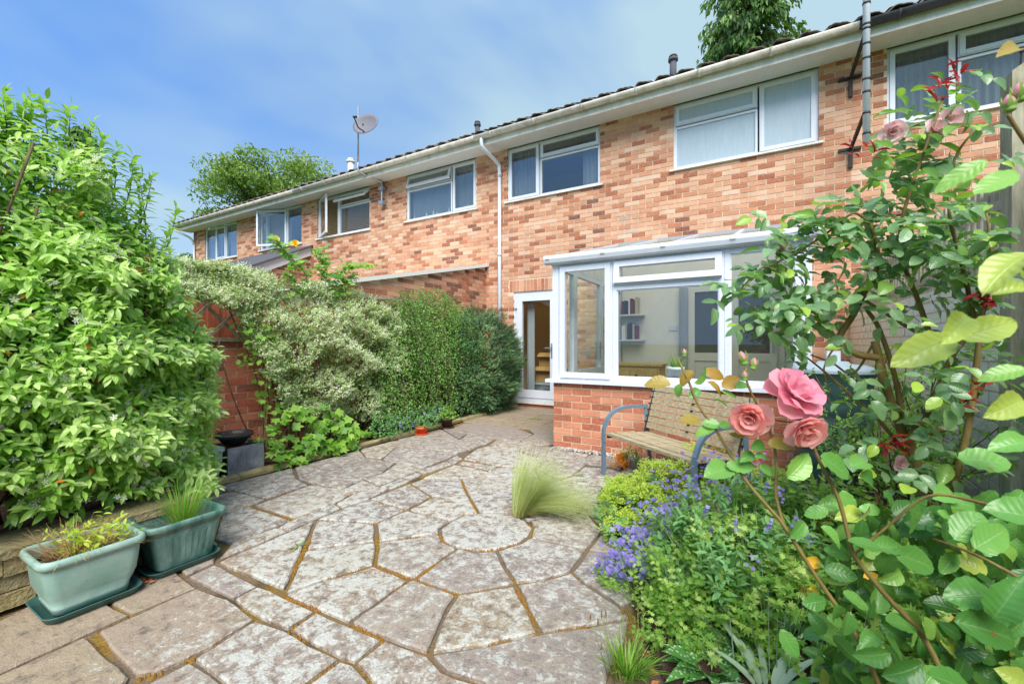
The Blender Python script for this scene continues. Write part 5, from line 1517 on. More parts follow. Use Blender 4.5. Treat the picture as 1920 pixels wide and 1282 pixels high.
rv = np.tile(.66-dep*2.0+bump*1.2,8)+.22*f+RNG.normal(0,.1,len(f))
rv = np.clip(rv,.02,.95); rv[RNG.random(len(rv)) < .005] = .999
# shoots standing out of the top
tops = []
for (px, py, px2, py2) in [(30,225,60,190),(85,260,85,195),(120,250,130,205),(230,330,250,300),(255,370,285,325),(210,310,215,280),(300,420,330,395),(10,215,5,180),(60,240,45,200),(160,275,170,235),(180,300,190,262),(275,400,262,330)]:
    a, b = at_x(px,py+75,-3.4), at_x(px2,py2+8,-3.36)
    tops.append((a,b))
st = MB()
Pq, Oq = [], []
for a, b in tops:
    st.tube([a, a.lerp(b,.5)+Vector((0,.01,.0)), b], [.004,.003,.0015], 5)
    for k in range(8): Pq.append(a.lerp(b,.05+.13*k)); Oq.append(((b-a).normalized()))
for k in range(60):
    y = random.uniform(-.3,1.5); zt_, x_ = jas_surface(np.array([y]), np.array([.6]))
    p0 = Vector((-3.35,y,.25)); p1 = Vector((float(x_[0])-.15, y+random.uniform(-.3,.3), random.uniform(.9,float(zt_[0])-.2)))
    st.tube(smooth_path([p0, p0.lerp(p1,.5)+Vector((random.uniform(-.15,.15),random.uniform(-.15,.15),0)), p1],4), .006, 5)
st.build('stems', M['bark'], jz, True, 'stuff')
M2, f2 = sprig_leaves(arr(Pq), unit(arr(Oq)), 6, .07, .08, .15, .5, .3)
Mx = np.concatenate([Mx, M2]); rv = np.concatenate([rv, RNG.uniform(.4,.95,len(f2))])
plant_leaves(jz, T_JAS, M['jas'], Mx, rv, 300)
fl = MB()
sel = RNG.choice(N, 800)
for i in sel:
    c = Vector((P[i,0]+dep[i]+.045, P[i,1], P[i,2]+.02))
    for q in range(random.randint(2,6)):
        p = c+Vector((random.uniform(-.01,.03),random.gauss(0,.02),random.gauss(0,.02)))
        if random.random() < .6: star(fl, p, (1,random.uniform(-.6,.4),random.uniform(-.2,.8)), random.uniform(.012,.019), 5, random.random(), .2, .4)
        else: fl.tube([p, p+Vector((.015,random.uniform(-.01,.01),.012))], [.0015,.0022], 4, random.random()*.3)
fl.build('blossom', M['jas_flower'], jz, True, 'stuff')

k_ = 50; P = np.stack([RNG.uniform(-2.79,-2.55,k_), RNG.uniform(.62,.86,k_), RNG.uniform(.24,.33,k_)],1)
Mq, fq = sprig_leaves(P, unit(rand_unit(k_)+arr([[.3,0,.6]])), 5, .06, .038, .1, .3)
plant_leaves(dp_, T_JAS, M['alch'], Mq, RNG.uniform(0,.9,len(fq)), 0)
# ------------------------------------------------------------------ variegated euonymus over wall and trellis
eu = thing('variegated_euonymus', (-4.2,3.3,.03), 'cream and green variegated euonymus sprawling over the trellis and wall', 'shrub')
T_SM = [quad_template(.55,.1), quad_template(.48,.2)]
N = 6800
Y = RNG.uniform(1.75,4.25,N)
zt = np.interp(Y,[1.75,2.2,2.8,3.3,3.8,4.25],[1.86,1.9,1.86,1.84,1.80,1.5])
zlo = np.interp(Y,[1.75,2.2,2.38,2.52,2.7,3.3,4.25],[1.58,1.48,1.0,.7,.4,.2,.2])
z = zlo+(zt-zlo)*RNG.uniform(0,1,N)
bump = np.array([nz((0,a,b*1.4),2.8,4)*.22+nz((0,a,b),7,1)*.09 for a,b in zip(Y,z)])
keep = (bump > -.17)
hump = .26*np.sin(np.clip((z-.1)/1.8,0,1)*math.pi)
X = -4.42+hump+bump*1.1+.12*np.clip((1.0-z),0,1)-RNG.exponential(.045,N)
P = np.stack([X,Y,z],1)[keep]; b_ = bump[keep]; k_ = len(P)
O = unit(np.stack([np.full(k_,1.0),np.full(k_,-.35),.35+.5*(z[keep] > zt[keep]-.15)],1))
Mx, f = sprig_leaves(P,O,8,.09,.034,.1,.35,.8)
rv = np.tile(.42+b_*1.6,8)+RNG.normal(0,.27,len(f))+.18*f
plant_leaves(eu, T_SM, M['euon'], Mx, rv, 0)
m = MB()
for k in range(46):
    y = random.uniform(2.5,4.1); p0 = Vector((-4.5,y,.03)); p1 = Vector((-4.3,y+random.uniform(-.5,.4),random.uniform(.8,1.7)))
    m.tube(smooth_path([p0,p0.lerp(p1,.5)+Vector((random.uniform(0,.12),random.uniform(-.15,.15),0)),p1],4),.007,5)
m.build('stems', M['bark'], eu, True, 'stuff')

# ------------------------------------------------------------------ draping cotoneaster
ct = thing('draping_cotoneaster', (-4.2,5.0,.03), 'green small-leaved cotoneaster draping in long strands over the wall', 'shrub')
Ps, Ds, Rs = [], [], []
m = MB()
for k in range(900):
    y0 = random.uniform(3.95,6.35); zt_ = np.interp(y0,[3.95,4.4,5.0,5.5,6.1],[1.55,1.85,2.0,2.02,1.75])*random.uniform(.55,1.03)
    reach = random.uniform(.12,.62); dy = random.uniform(-.35,.12); zend = max(.03, zt_-random.uniform(.5,1.6))
    pts = [Vector((-4.52+reach*f_**.6, y0+dy*f_, zt_+(zend-zt_)*f_**1.35+.05*math.sin(f_*3))) for f_ in np.linspace(0,1,9)]
    if k % 3 == 0: m.tube(pts,.0028,4)
    base = random.gauss(0,.12)+nz((0,y0*1.6,zt_*1.6),1,3)*.45
    for j in range(40):
        f_ = random.random(); i0 = min(7,int(f_*8)); p = pts[i0].lerp(pts[i0+1],f_*8-i0); d = (pts[i0+1]-pts[i0]).normalized()
        Ps.append(p+Vector((random.gauss(0,.02),random.gauss(0,.02),random.gauss(0,.012)))); Ds.append(d*.5+Vector((random.uniform(-.3,1),random.gauss(0,.8),random.uniform(-.5,.5)))); Rs.append(.45+base+random.gauss(0,.2)+reach*.25)
m.build('strands', M['bark'], ct, True, 'stuff')
Ps, Ds = arr([tuple(p) for p in Ps]), arr([tuple(d) for d in Ds])
Mx = frames(Ps, Ds, arr([[.6,-.3,.8]])+rand_unit(len(Ps))*.4, RNG.uniform(.024,.04,len(Ps)))
plant_leaves(ct, T_SM, M['coton'], Mx, np.clip(arr(Rs),0,.99), 0)

# ------------------------------------------------------------------ dark evergreen by the door
ds = thing('dark_evergreen', (-4.15,6.25,0), 'dense dark grey-green evergreen shrub beside the back door', 'shrub')
N = 6000
v = rand_unit(N*2); v = v[(v[:,0] > -.6)][:N]
b_ = np.array([nz(p*1.0,3.4,6) for p in v])
rad = arr([[.56,.86,.92]])*(1+b_[:,None]*.28)*(1-RNG.exponential(.10,len(v)))[:,None]
P = arr([[-4.17,6.18,.78]])+v*rad; P[:,2] = np.maximum(P[:,2],.04); P[:,1] = np.minimum(P[:,1],7.04)
Mx, f = sprig_leaves(P, unit(v*arr([[1,1,.35]])), 11, .12, .034, .0, .25, .35, .7)
S = Mx[:,:3,0]; Mx[:,:3,0] = S*.75
rv = np.tile(.35+b_*.6,11)+RNG.normal(0,.14,len(f))+.3*f
plant_leaves(ds, T_SM, M['dark_shrub'], Mx, rv, 0)
m = MB()
for k in range(24):
    d = Vector(v[k].tolist()); m.tube([(-4.2,6.3,.05), Vector((-4.2,6.3,.5))+d*.3, Vector((-4.17,6.28,.78))+d*.55], [.012,.008,.003], 5)
m.build('stems', M['bark'], ds, True, 'stuff')

# ------------------------------------------------------------------ compound-leaf helper for roses
def compound(Ps, Ds, Ns, Ss, base, d, nrm, size, n=5):
    base, d, nrm = arr(base), arr(d)/np.linalg.norm(d), arr(nrm)
    s = np.cross(d, nrm); s /= max(np.linalg.norm(s),1e-6)
    items = [(1.0,0),(.55,1),(.55,-1)]+([(.15,1),(.15,-1)] if n == 5 else [])
    for f, sg in items:
        Ps.append(base+d*size*f*1.3); Ds.append(d*(1 if sg == 0 else .45)+s*sg*.95+RNG.normal(0,.12,3)); Ns.append(nrm+RNG.normal(0,.22,3)); Ss.append(size*(1.1 if sg == 0 else .92)*RNG.uniform(.85,1.1))
def rose_leaf(w, fold, curl, ns=11, shape=.9, twist=.0, ser=.07):
    V, U, F = [], [], []
    cols = (-1, -.55, 0, .55, 1)
    for i in range(ns+1):
        y = i/ns; hw = w/2*(math.sin(math.pi*min(.999, max(.001, y))**shape))**.72
        if i == 0: hw = .006
        if i == ns: hw = .002
        for c in cols:
            sr = 1+(ser*(1 if i % 2 else -.4) if abs(c) == 1 else 0)
            x = c*hw*sr; z = -curl*y*y+fold*abs(c)**1.3*hw*2+.012*math.sin(y*17+c*2)*abs(c)+twist*c*hw*y
            V.append((x, y-(.02*abs(c) if i % 2 else 0), z)); U.append((c, y, 0))
    n = len(cols)
    for i in range(ns):
        for k in range(n-1): F.append((i*n+k, i*n+k+1, (i+1)*n+k+1, (i+1)*n+k))
    return np.array(V), F, np.array(U)
T_ROSE = [rose_leaf(.62,.12,.16), rose_leaf(.66,.2,.28,twist=.3), rose_leaf(.58,.06,.1,twist=-.25), rose_leaf(.6,.28,.34)]

# yellow rose behind the euonymus
yr = thing('yellow_rose', (-4.5,3.1,1.0), 'yellow rose with fresh green shoots rising above the variegated euonymus', 'rose')
YST = [[(598,600),(575,520),(548,485),(517,452)],[(600,600),(603,520),(606,478)],[(605,600),(625,530),(650,505),(690,500)],[(600,600),(640,540),(655,520)],[(585,590),(560,540),(540,500)],[(608,600),(612,540),(590,470)]]
m = MB(); Ps, Ds, Ns, Ss = [], [], [], []
for s in YST:
    pts = smooth_path([at_x(x,y,-4.42+.02*i) for i,(x,y) in enumerate(s)],5)
    m.tube(pts, lerp_list([.007,.003],len(pts)),6)
    for p in pts[3::1]:
        for q in range(2): compound(Ps,Ds,Ns,Ss,tuple(p),(random.uniform(-.3,1),random.gauss(0,1),random.uniform(-.1,.6)),(.5,-.3,.9),random.uniform(.05,.075))
m.build('stem', M['stem_brown'], yr, True)
Mx = frames(arr(Ps),arr(Ds),arr(Ns),arr(Ss)); plant_leaves(yr, T_ROSE, M['yrose_leaf'], Mx, RNG.uniform(.1,.95,len(Mx)), 300)
def petal_mesh(name, mat, rv, w=1.0, cup=.35, roll=.25, n=5, ruf=.03):
    V, F, U = [], [], []
    for j in range(n+1):
        f = j/n
        hw = w*.5*(.35+.65*math.sin(min(1,f*1.15)*math.pi*.62))
        for i in range(n+1):
            s = i/n*2-1
            x = s*hw; y = f*(1-.10*s*s*f)
            z = cup*(f*(1-f)*1.2)*-1+cup*.6*(s*s)*f+roll*f**3*-.8+ruf*math.sin(7*s+5*f+rv*9)*f
            V.append((x,y,z)); U.append((.3,f,0))
    for j in range(n):
        for i in range(n): F.append((j*(n+1)+i,j*(n+1)+i+1,(j+1)*(n+1)+i+1,(j+1)*(n+1)+i))
    return np_mesh(name, np.array(V), F, [mat], [rv]*len(F), None, True, U)
PET = {}
def bloom(parent, c, axis, size, mat, layers, name='bloom', petal='petal'):
    e = part_empty(name, parent, c)
    axis = Vector(axis).normalized(); x = axis.orthogonal().normalized(); y = axis.cross(x); ang = random.uniform(0,6)
    for li, (cnt, openness, ln, w) in enumerate(layers):
        for k in range(cnt):
            ang += 2*math.pi/cnt; a = ang+li*.5+random.uniform(-.15,.15)
            d = x*math.cos(a)+y*math.sin(a)
            op = openness+random.uniform(-.1,.1)
            L = (d*math.sin(op)+axis*math.cos(op)).normalized(); nrm = (axis*math.sin(op)-d*math.cos(op)).normalized()
            key = (mat.name, random.randint(0,5))
            if key not in PET: PET[key] = petal_mesh('petal', mat, (key[1]+.5)/6, 1.0, random.uniform(.25,.45), random.uniform(.1,.4), 5, random.uniform(.02,.06))
            o = bpy.data.objects.new(petal, PET[key]); COL.objects.link(o); o.parent = e
            xx = L.cross(nrm).normalized()
            s = size*ln*random.uniform(.9,1.08)
            Mt = Matrix(((xx.x*s*w,L.x*s,nrm.x*s,0),(xx.y*s*w,L.y*s,nrm.y*s,0),(xx.z*s*w,L.z*s,nrm.z*s,0),(0,0,0,1)))
            Mt.translation = axis*(.02*size*(2-li))
            o.matrix_local = Mt
            WL[o.name] = Vector(c)
    return e
SMALL = [(5,.35,.7,.9),(6,.9,.9,1.0)]
for (x,y) in [(517,450),(553,458),(692,500),(646,530)]:
    bloom(yr, at_x(x,y,-4.38), (.8,-.5,.5), .05, M['yellow'], SMALL)

# ------------------------------------------------------------------ lobed leaf plant and climbing leaves
lp = thing('lobed_leaf_plant', (-3.95,2.6,.03), 'bright green plant with maple-shaped leaves at the corner of the left border', 'plant')
T_LOB = [lobed_template(5,.35,1.0,.1), lobed_template(5,.28,1.1,.16), lobed_template(5,.4,.95,.05)]
Ps, Ds, Ns, Ss = [], [], [], []
for k in range(150):
    Yc = random.uniform(2.3,3.25); zc = random.random()**1.2*np.interp(Yc,[2.3,2.6,3.0,3.25],[.45,.55,.45,.3])+.04
    xc = -3.86-.18*zc+random.gauss(0,.05)-(.0 if zc < .3 else .05)
    Ps.append((xc,Yc,zc)); Ds.append((random.uniform(.1,1),random.gauss(-.2,.6),random.uniform(-.8,.1))); Ns.append((.8,-.4,.8)+RNG.normal(0,.2,3)); Ss.append(random.uniform(.08,.13))
for k in range(110):                                  # rounder leaves climbing before the wall
    zc = random.uniform(.45,1.35); Yc = 2.48+.12*math.sin(zc*4)+random.gauss(0,.09); Ps.append((-4.28+random.gauss(0,.06),Yc,zc)); Ds.append((random.uniform(0,1),random.gauss(0,.7),random.uniform(-.7,.4))); Ns.append((.9,-.3,.6)+RNG.normal(0,.25,3)); Ss.append(random.uniform(.05,.085))
Mx = frames(arr(Ps),arr(Ds),arr(Ns),arr(Ss)); plant_leaves(lp, T_LOB, M['lobed'], Mx, RNG.uniform(.05,.95,len(Mx)), 300)
m = MB()
for k in range(0,150,4): m.tube([(-4.1,Ps[k][1]*.5+1.35,.03),(Ps[k][0]-.05,Ps[k][1],Ps[k][2]*.6+.02),Ps[k]],[.004,.003,.002],5)
m.tube(smooth_path([(-4.3,2.5,.03),(-4.28,2.46,.6),(-4.3,2.55,1.1),(-4.3,2.5,1.4)],4),.005,6); m.build('stem', M['stem_green'], lp, True)
def rosette(name, c, n, size, mat, label, cat='plant', up=.7, temps=None, spread=1.0, w=.55, group=None, r=.03):
    e = thing(name, c, label, cat, group); Ps, Ds, Ns, Ss = [], [], [], []
    for k in range(n):
        a = random.uniform(0,6.28); q = random.uniform(.3,1)
        d = arr((math.cos(a)*q*spread,math.sin(a)*q*spread,up*random.uniform(.5,1.2)))
        Ps.append(arr(c)+arr((math.cos(a)*r,math.sin(a)*r,.01))); Ds.append(d); Ns.append((-math.cos(a)*.5,-math.sin(a)*.5,1)); Ss.append(size*random.uniform(.6,1.1))
    Mx = frames(arr(Ps),arr(Ds),arr(Ns),arr(Ss)); plant_leaves(e, temps or T_BIG, mat, Mx, RNG.uniform(.1,.95,n), 300); return e
T_BIG = [leaf_template(.5,.14,.35,7,.8,.5,.02), leaf_template(.42,.2,.5,7,.8,.5,.02)]
T_STRAP = [leaf_template(.16,.2,.6,7,.6,.8), leaf_template(.13,.2,.9,7,.6,.8)]
rosette('primrose_rosette', tuple(ground_at(682,828))[:2]+(.03,), 16, .17, M['lobed'], 'fresh green leaf rosette beside the maple-leaved plant', 'plant', .9)
def mound(e, c, r, h, n, size, temps, mat, ind=0, rvr=(.1,.95), nleaf=5, slen=.06, squash=1.0, rest='foliage'):
    v = rand_unit(n); v[:,2] = abs(v[:,2])
    b = np.array([nz(q,2.5,c[0]*7) for q in v])
    P = arr([c])+v*arr([[r,r*squash,h]])*(1+.35*b[:,None])*(RNG.uniform(.5,1,n)**.4)[:,None]
    Mx, f = sprig_leaves(P, unit(v+arr([[0,0,.3]])), nleaf, slen, size, .2, .3, .6)
    rv = np.tile(RNG.uniform(*rvr,n)*.6+.25+b*.5,nleaf)+RNG.normal(0,.12,len(f))
    plant_leaves(e, temps, mat, Mx, rv, ind, rest=rest)
T_CUT = [lobed_template(5,.5,1.0,.1), lobed_template(7,.45,1.0,.15)]
gp = thing('blue_geranium', (-3.95,4.1,.03), 'low cut-leaved geranium with blue flowers behind the orange pot', 'plant')
for (x,y,r) in [(-3.95,3.7,.16),(-3.98,4.05,.2),(-3.9,4.4,.18),(-4.0,4.75,.2)]: mound(gp,(x,y,.05),r,.26,150,.035,T_CUT,M['alch_leaf'],0,(.1,.9),4)
m = MB()
for k in range(26): star(m, Vector((-3.85+random.gauss(0,.07),random.uniform(3.7,4.7),random.uniform(.12,.3))), (1,-.5,.6), .014, 5, random.random())
m.build('flowers', M['purple'], gp, True, 'stuff')
bpn = thing('pot_seedling', (-3.78,4.72,.12), 'pale green leafy plant in the small brown pot', 'plant'); mound(bpn,(-3.78,4.72,.13),.1,.12,50,.04,T_CUT,M['lobed'],0)
opn = thing('pot_geranium', (-3.8,4.22,.08), 'tuft of cut leaves in the small orange pot', 'plant'); mound(opn,(-3.8,4.22,.09),.08,.1,40,.03,T_CUT,M['alch_leaf'],0)
# begonia
m = MB()
for k in range(120):
    p = Vector((-1.12+random.gauss(0,.04),4.03+random.gauss(0,.04),.07+random.gauss(0,.035))); p.z = max(.015,p.z); star(m,p,(-.3+random.gauss(0,.4),-1,random.uniform(-.2,.8)),random.uniform(.010,.017),6,random.random(),.3,.8)
m.build('flowers', M['orange_flower'], bg, True, 'stuff')
mound(bg,(-1.04,4.08,.09),.07,.07,30,.035,T_BIG,M['herb'],0)

# ------------------------------------------------------------------ feather grass
fg = thing('feather_grass', (-1.37,2.58,0), 'pale feathery grass clump growing from a joint in the patio', 'grass')
g0 = ground_at(975,966)
blades(fg, tuple(g0), 1000, .52, .42, M['stipa'], .0018, 1.0, tuple((arr(SR)*.3)[:2]), .055, 'blades', curl=(.05,.7), ns=8)
blades(fg, tuple(g0), 900, .52, .6, M['stipa'], .0018, 1.0, tuple((arr(SR)*.85)[:2]), .055, 'arching_blades', curl=(.5,1.25), ns=8)
blades(fg, tuple(g0), 120, .2, .8, M['dry_grass'], .0018, .8, (0,0), .05, 'dead_blades', curl=(.5,1.4))

# ------------------------------------------------------------------ right flower bed
al = thing('lady_mantle', (-.75,2.95,0), 'frothy lime-yellow lady\'s mantle spilling over the front of the bench', 'plant')
for (px,py,r,h,n) in [(1190,985,.20,.27,170),(1245,960,.22,.34,190),(1165,960,.16,.2,110),(1290,930,.2,.36,160),(1340,920,.2,.36,130),(1170,1015,.12,.14,70),(1380,925,.16,.32,80)]:
    c = ground_at(px,py); fm = MB()
    for k in range(n*3):
        v = rand_unit(1)[0]; v[2] = abs(v[2])**.7
        b = 1+.3*nz(v,2.6,px)
        p = Vector((c.x+v[0]*r*b, c.y+v[1]*r*b, v[2]*h*b+.02))
        for q in range(9):
            pp = p+Vector(rand_unit(1)[0].tolist())*random.uniform(.004,.026)
            star(fm, pp, (random.gauss(0,.6),random.gauss(-.5,.6),1), random.uniform(.0035,.0065), 4, random.random(), .2, .8)
    fm.build('blossom', M['alch'], al, True, 'stuff')
    mound(al,(c.x,c.y,.01),r*1.0,h*.62,45,.05,[lobed_template(7,.12,1.1,.2)],M['alch_leaf'],0,(.2,.9),4)
cb = thing('bellflower', (-.5,2.15,0), 'low purple bellflower trailing over the edge of the patio', 'flower')
m = MB(); gm = []
for (px,py,rx,ry,n,h) in [(1205,1055,.15,.13,160,.15),(1180,1095,.14,.09,110,.11),(1240,1030,.15,.15,130,.24),(1150,1088,.07,.07,50,.06),(1280,1000,.18,.16,90,.38),(1345,975,.22,.16,70,.44),(1205,1080,.13,.1,80,.11),(1400,965,.16,.14,50,.42),(1420,1020,.24,.2,50,.4)]:
    c = ground_at(px,py)
    for k in range(n):
        p = Vector((c.x+random.gauss(0,rx*.5),c.y+random.gauss(0,ry*.5),.02+h*random.random()**.5)); star(m,p,(random.gauss(-.1,.3),random.gauss(-.5,.3),1),random.uniform(.011,.018),5,random.random(),.35,.55)
    gm.append((c,rx,ry,h))
m.build('flowers', M['purple'], cb, True, 'stuff')
for c,rx,ry,h in gm[:7]: mound(cb,(c.x,c.y,.005),rx,h*.8,70,.022,T_CUT,M['herb'],0,(.2,.95),4,.04)
hb = thing('border_perennials', (0,2.2,0), 'mass of leafy green perennials filling the middle of the flower bed', 'plant')
for (x,y,r,h,n,s) in [(-.35,2.35,.22,.24,170,.04),(-.15,2.6,.25,.36,190,.045),(-.25,2.0,.2,.22,170,.04),(-.05,2.15,.25,.32,190,.045),(.2,2.5,.28,.45,260,.055),(-.12,1.8,.15,.18,150,.04),(.1,1.9,.2,.3,200,.045),(.35,2.1,.25,.4,200,.05),(.05,2.9,.2,.38,150,.05),(.4,2.7,.25,.42,160,.05),(-.3,1.76,.11,.1,90,.03),(.42,1.6,.22,.3,150,.05),(.6,1.9,.25,.4,150,.05),(.65,2.5,.25,.4,150,.05),(.75,1.3,.25,.35,120,.05)]:
    mound(hb,(x,y,.03),r,h,n,s,T_CUT,M['herb'],0,(.05,.95),5,.08)
blades(hb,(-.25,1.95,.02),260,.34,.9,M['grass'],.003,1,(0,0),.3,'stalks',curl=(.1,.7))
blades(hb,(.05,2.0,.02),220,.5,.7,M['silver_leaf'],.004,1,(0,0),.35,'stalks',curl=(.1,.6))
for (x,y,r,h,n) in [(-.28,2.15,.12,.36,60),(-.05,2.4,.14,.46,60),(.12,2.05,.14,.42,60),(-.12,1.9,.1,.28,50)]: mound(hb,(x,y,.04),r,h,n,.055,T_JAS,M['alch_leaf'],0,(.2,.95),6,.1)
spk = MB()
for k in range(20):
    p = Vector((random.uniform(-.45,.3),random.uniform(1.75,2.7),random.uniform(.3,.5)))
    for q in range(4): star(spk, p+Vector((random.gauss(0,.008),random.gauss(0,.008),q*.013)), (random.gauss(0,.6),-.6,.6), random.uniform(.007,.011), 5, random.random(), .3, .6)
spk.build('flower_spikes', M['purple'], hb, True, 'stuff')
blades(hb,(-.1,2.3,.02),240,.5,.6,M['grass'],.003,1,(0,0),.35,'stalks',curl=(.05,.5))
# yellow poppies
POPPY = ['upper of two yellow poppies close together behind the purple bellflowers','lower of two yellow poppies close together behind the purple bellflowers','single yellow poppy low on the green perennials right of the bellflowers',
 'small yellow poppy beside the thinner rose stem','yellow poppy between the two main rose stems','yellow poppy under the salmon roses by the watering can','yellow poppy low at the right beneath large rose leaves','lowest yellow poppy at the right near the wall',
 'yellow poppy against the thick right rose stem','yellow poppy below the crossing rose stems in the leaves']
for k,(px,py,t) in enumerate([(1326,948,2.45),(1316,967,2.4),(1296,1003,2.3),(1496,1084,1.6),(1528,1060,1.6),(1470,893,2.5),(1790,1178,1.3),(1808,1214,1.3),(1640,1092,1.35),(1522,1112,1.5)]):
    c = at_depth(px,py,t)
    e = thing('yellow_poppy', (c.x,c.y,.03), POPPY[k], 'flower', 'yellow poppies in the flower bed')
    MB().tube([(c.x+random.uniform(-.05,.05),c.y+.05,.03),(c.x+.01,c.y+.02,c.z*.6),c],[.0022,.0018,.0015],5).build('stem', M['stem_green'], e, True)
    ax = Vector((random.gauss(0,.3)-.1,-.6,.8)).normalized(); x = ax.orthogonal().normalized(); y = ax.cross(x)
    for q in range(4):
        a = q*math.pi/2+k; d = (x*math.cos(a)+y*math.sin(a)); L = (d*.85+ax*.55).normalized(); nr = (ax*.85-d*.55).normalized(); xx = L.cross(nr)
        key = ('poppy', q % 2)
        if key not in PET: PET[key] = petal_mesh('petal', M['yellow'], .3+.4*(q % 2), 1.35, .3, -.05, 4, .04)
        o = bpy.data.objects.new('petal', PET[key]); COL.objects.link(o); o.parent = e; s = .031
        Mt = Matrix(((xx.x*s,L.x*s,nr.x*s,0),(xx.y*s,L.y*s,nr.y*s,0),(xx.z*s,L.z*s,nr.z*s,0),(0,0,0,1))); Mt.translation = c-WL[e.name]; o.matrix_local = Mt; WL[o.name] = c
c = ground_at(1400,1215,.03); rosette('lungwort', tuple(c), 22, .17, M['spotted'], 'lungwort with white-spotted leaves at the front of the flower bed', 'plant', .55)
c = ground_at(1470,1160,.03); rosette('lungwort', tuple(c), 18, .16, M['spotted'], 'spotted lungwort half hidden under the foreground rose leaves', 'plant', .6)
c = ground_at(1330,1262,.03); rosette('lungwort', tuple(c), 20, .15, M['spotted'], 'low spotted lungwort at the very front corner of the flower bed', 'plant', .5)
gcv = thing('ground_cover', tuple(ground_at(1275,1170,.02)), 'low creeping leaves spilling onto the slabs at the bed edge', 'plant')
for (px,py,r,h,n) in [(1250,1150,.10,.06,70),(1285,1175,.12,.09,90),(1320,1200,.12,.09,80),(1290,1220,.08,.04,40)]:
    q = ground_at(px,py,.015); mound(gcv,tuple(q),r,h,n,.03,T_CUT,M['herb'],0,(.2,.95),4,.04)
c = ground_at(1440,1310,.03); rosette('silver_plant', tuple(c), 16, .2, M['silver_leaf'], 'silvery strap-leaved plant at the bottom edge below the rose', 'plant', 1.2, T_STRAP)
rosette('bergenia', (.12,2.35,.1), 30, .24, M['bergenia'], 'bergenia with broad leathery leaves behind the rose stems', 'plant', 1.3)
rosette('bergenia', (.4,1.95,.12), 30, .22, M['bergenia'], 'broad-leaved bergenia low beside the painted wall', 'plant', 1.3)
# plantain tuft at the front
c = ground_at(1178,1268)
pt = thing('plantain_tuft', tuple(c), 'bright green tuft with tall plantain seed heads at the bed corner', 'plant')
blades(pt,tuple(c),120,.16,.7,M['grass'],.007,1,(.1,0),.05,'blades',curl=(.3,1.0))
m = MB(); hd = MB()
for (px,py,bx,by) in [(1107,1162,1140,1268),(1121,1172,1150,1270),(1128,1158,1160,1275),(1136,1156,1160,1275),(1166,1150,1172,1270),(1168,1152,1176,1270),(1128,1218,1152,1280),(1196,1148,1195,1270),(1206,1152,1200,1275),(1190,1170,1190,1275)]:
    b = ground_at(bx,by); tt = -.5*b.x+.866*b.y; a = at_depth(px,py,tt); m.tube([b,b.lerp(a,.5)+Vector((.004,0,.0)),a],[.0016,.0013,.001],5)
    hd.lathe([(.0005,-.002),(.003,.004),(.0035,.012),(.002,.022),(.0005,.026)], tuple(a), 6, random.random())
m.build('stalks', M['stem_green'], pt, True); hd.build('seed_heads', M['stem_brown'], pt, True)
for k,(px,py) in enumerate([(1005,786),(922,880),(1090,891),(345,883),(560,1025)]):
    c = ground_at(px,py); e = thing('joint_weed', tuple(c), ['small weed on the slabs before the back door','weed tuft in a joint left of the feather grass','weed tuft in the joint beside the bench leg','weed beside the slate planter edge','tiny weed in the wide mossy joint'][k], 'weed')
    blades(e,tuple(c),40 if k == 0 else 16,.07 if k == 0 else .04,1.3,M['herb'],.008,.5,(0,0),.1 if k == 0 else .03)

# small shrub beside the water butt
wbs = thing('leafy_twig_shrub', (.75,3.3,.0), 'fine twiggy shrub with small leaves between water butt and painted wall', 'shrub')
Ps = []; m = MB()
for k in range(70):
    p0 = Vector((.75+random.gauss(0,.08),3.3+random.gauss(0,.1),.03)); p1 = Vector((.7+random.gauss(0,.2),3.2+random.gauss(0,.28),random.uniform(.5,1.15))); p1.x = min(p1.x,1.0)
    pts = smooth_path([p0,p0.lerp(p1,.5)+Vector((random.uniform(-.05,.05),random.uniform(-.1,.1),.1)),p1],4); m.tube(pts,.0028,4)
    Ps += [tuple(p) for p in pts[3:] for _ in range(2)]
m.build('twigs', M['bark'], wbs, True, 'stuff')
P = arr(Ps); Mx,f = sprig_leaves(P,unit(rand_unit(len(P))+arr([[-.5,-.5,.3]])),4,.05,.04,.1,.2,.6)
plant_leaves(wbs, T_JAS, M['lobed'], Mx, RNG.uniform(0,.9,len(f)), 300)

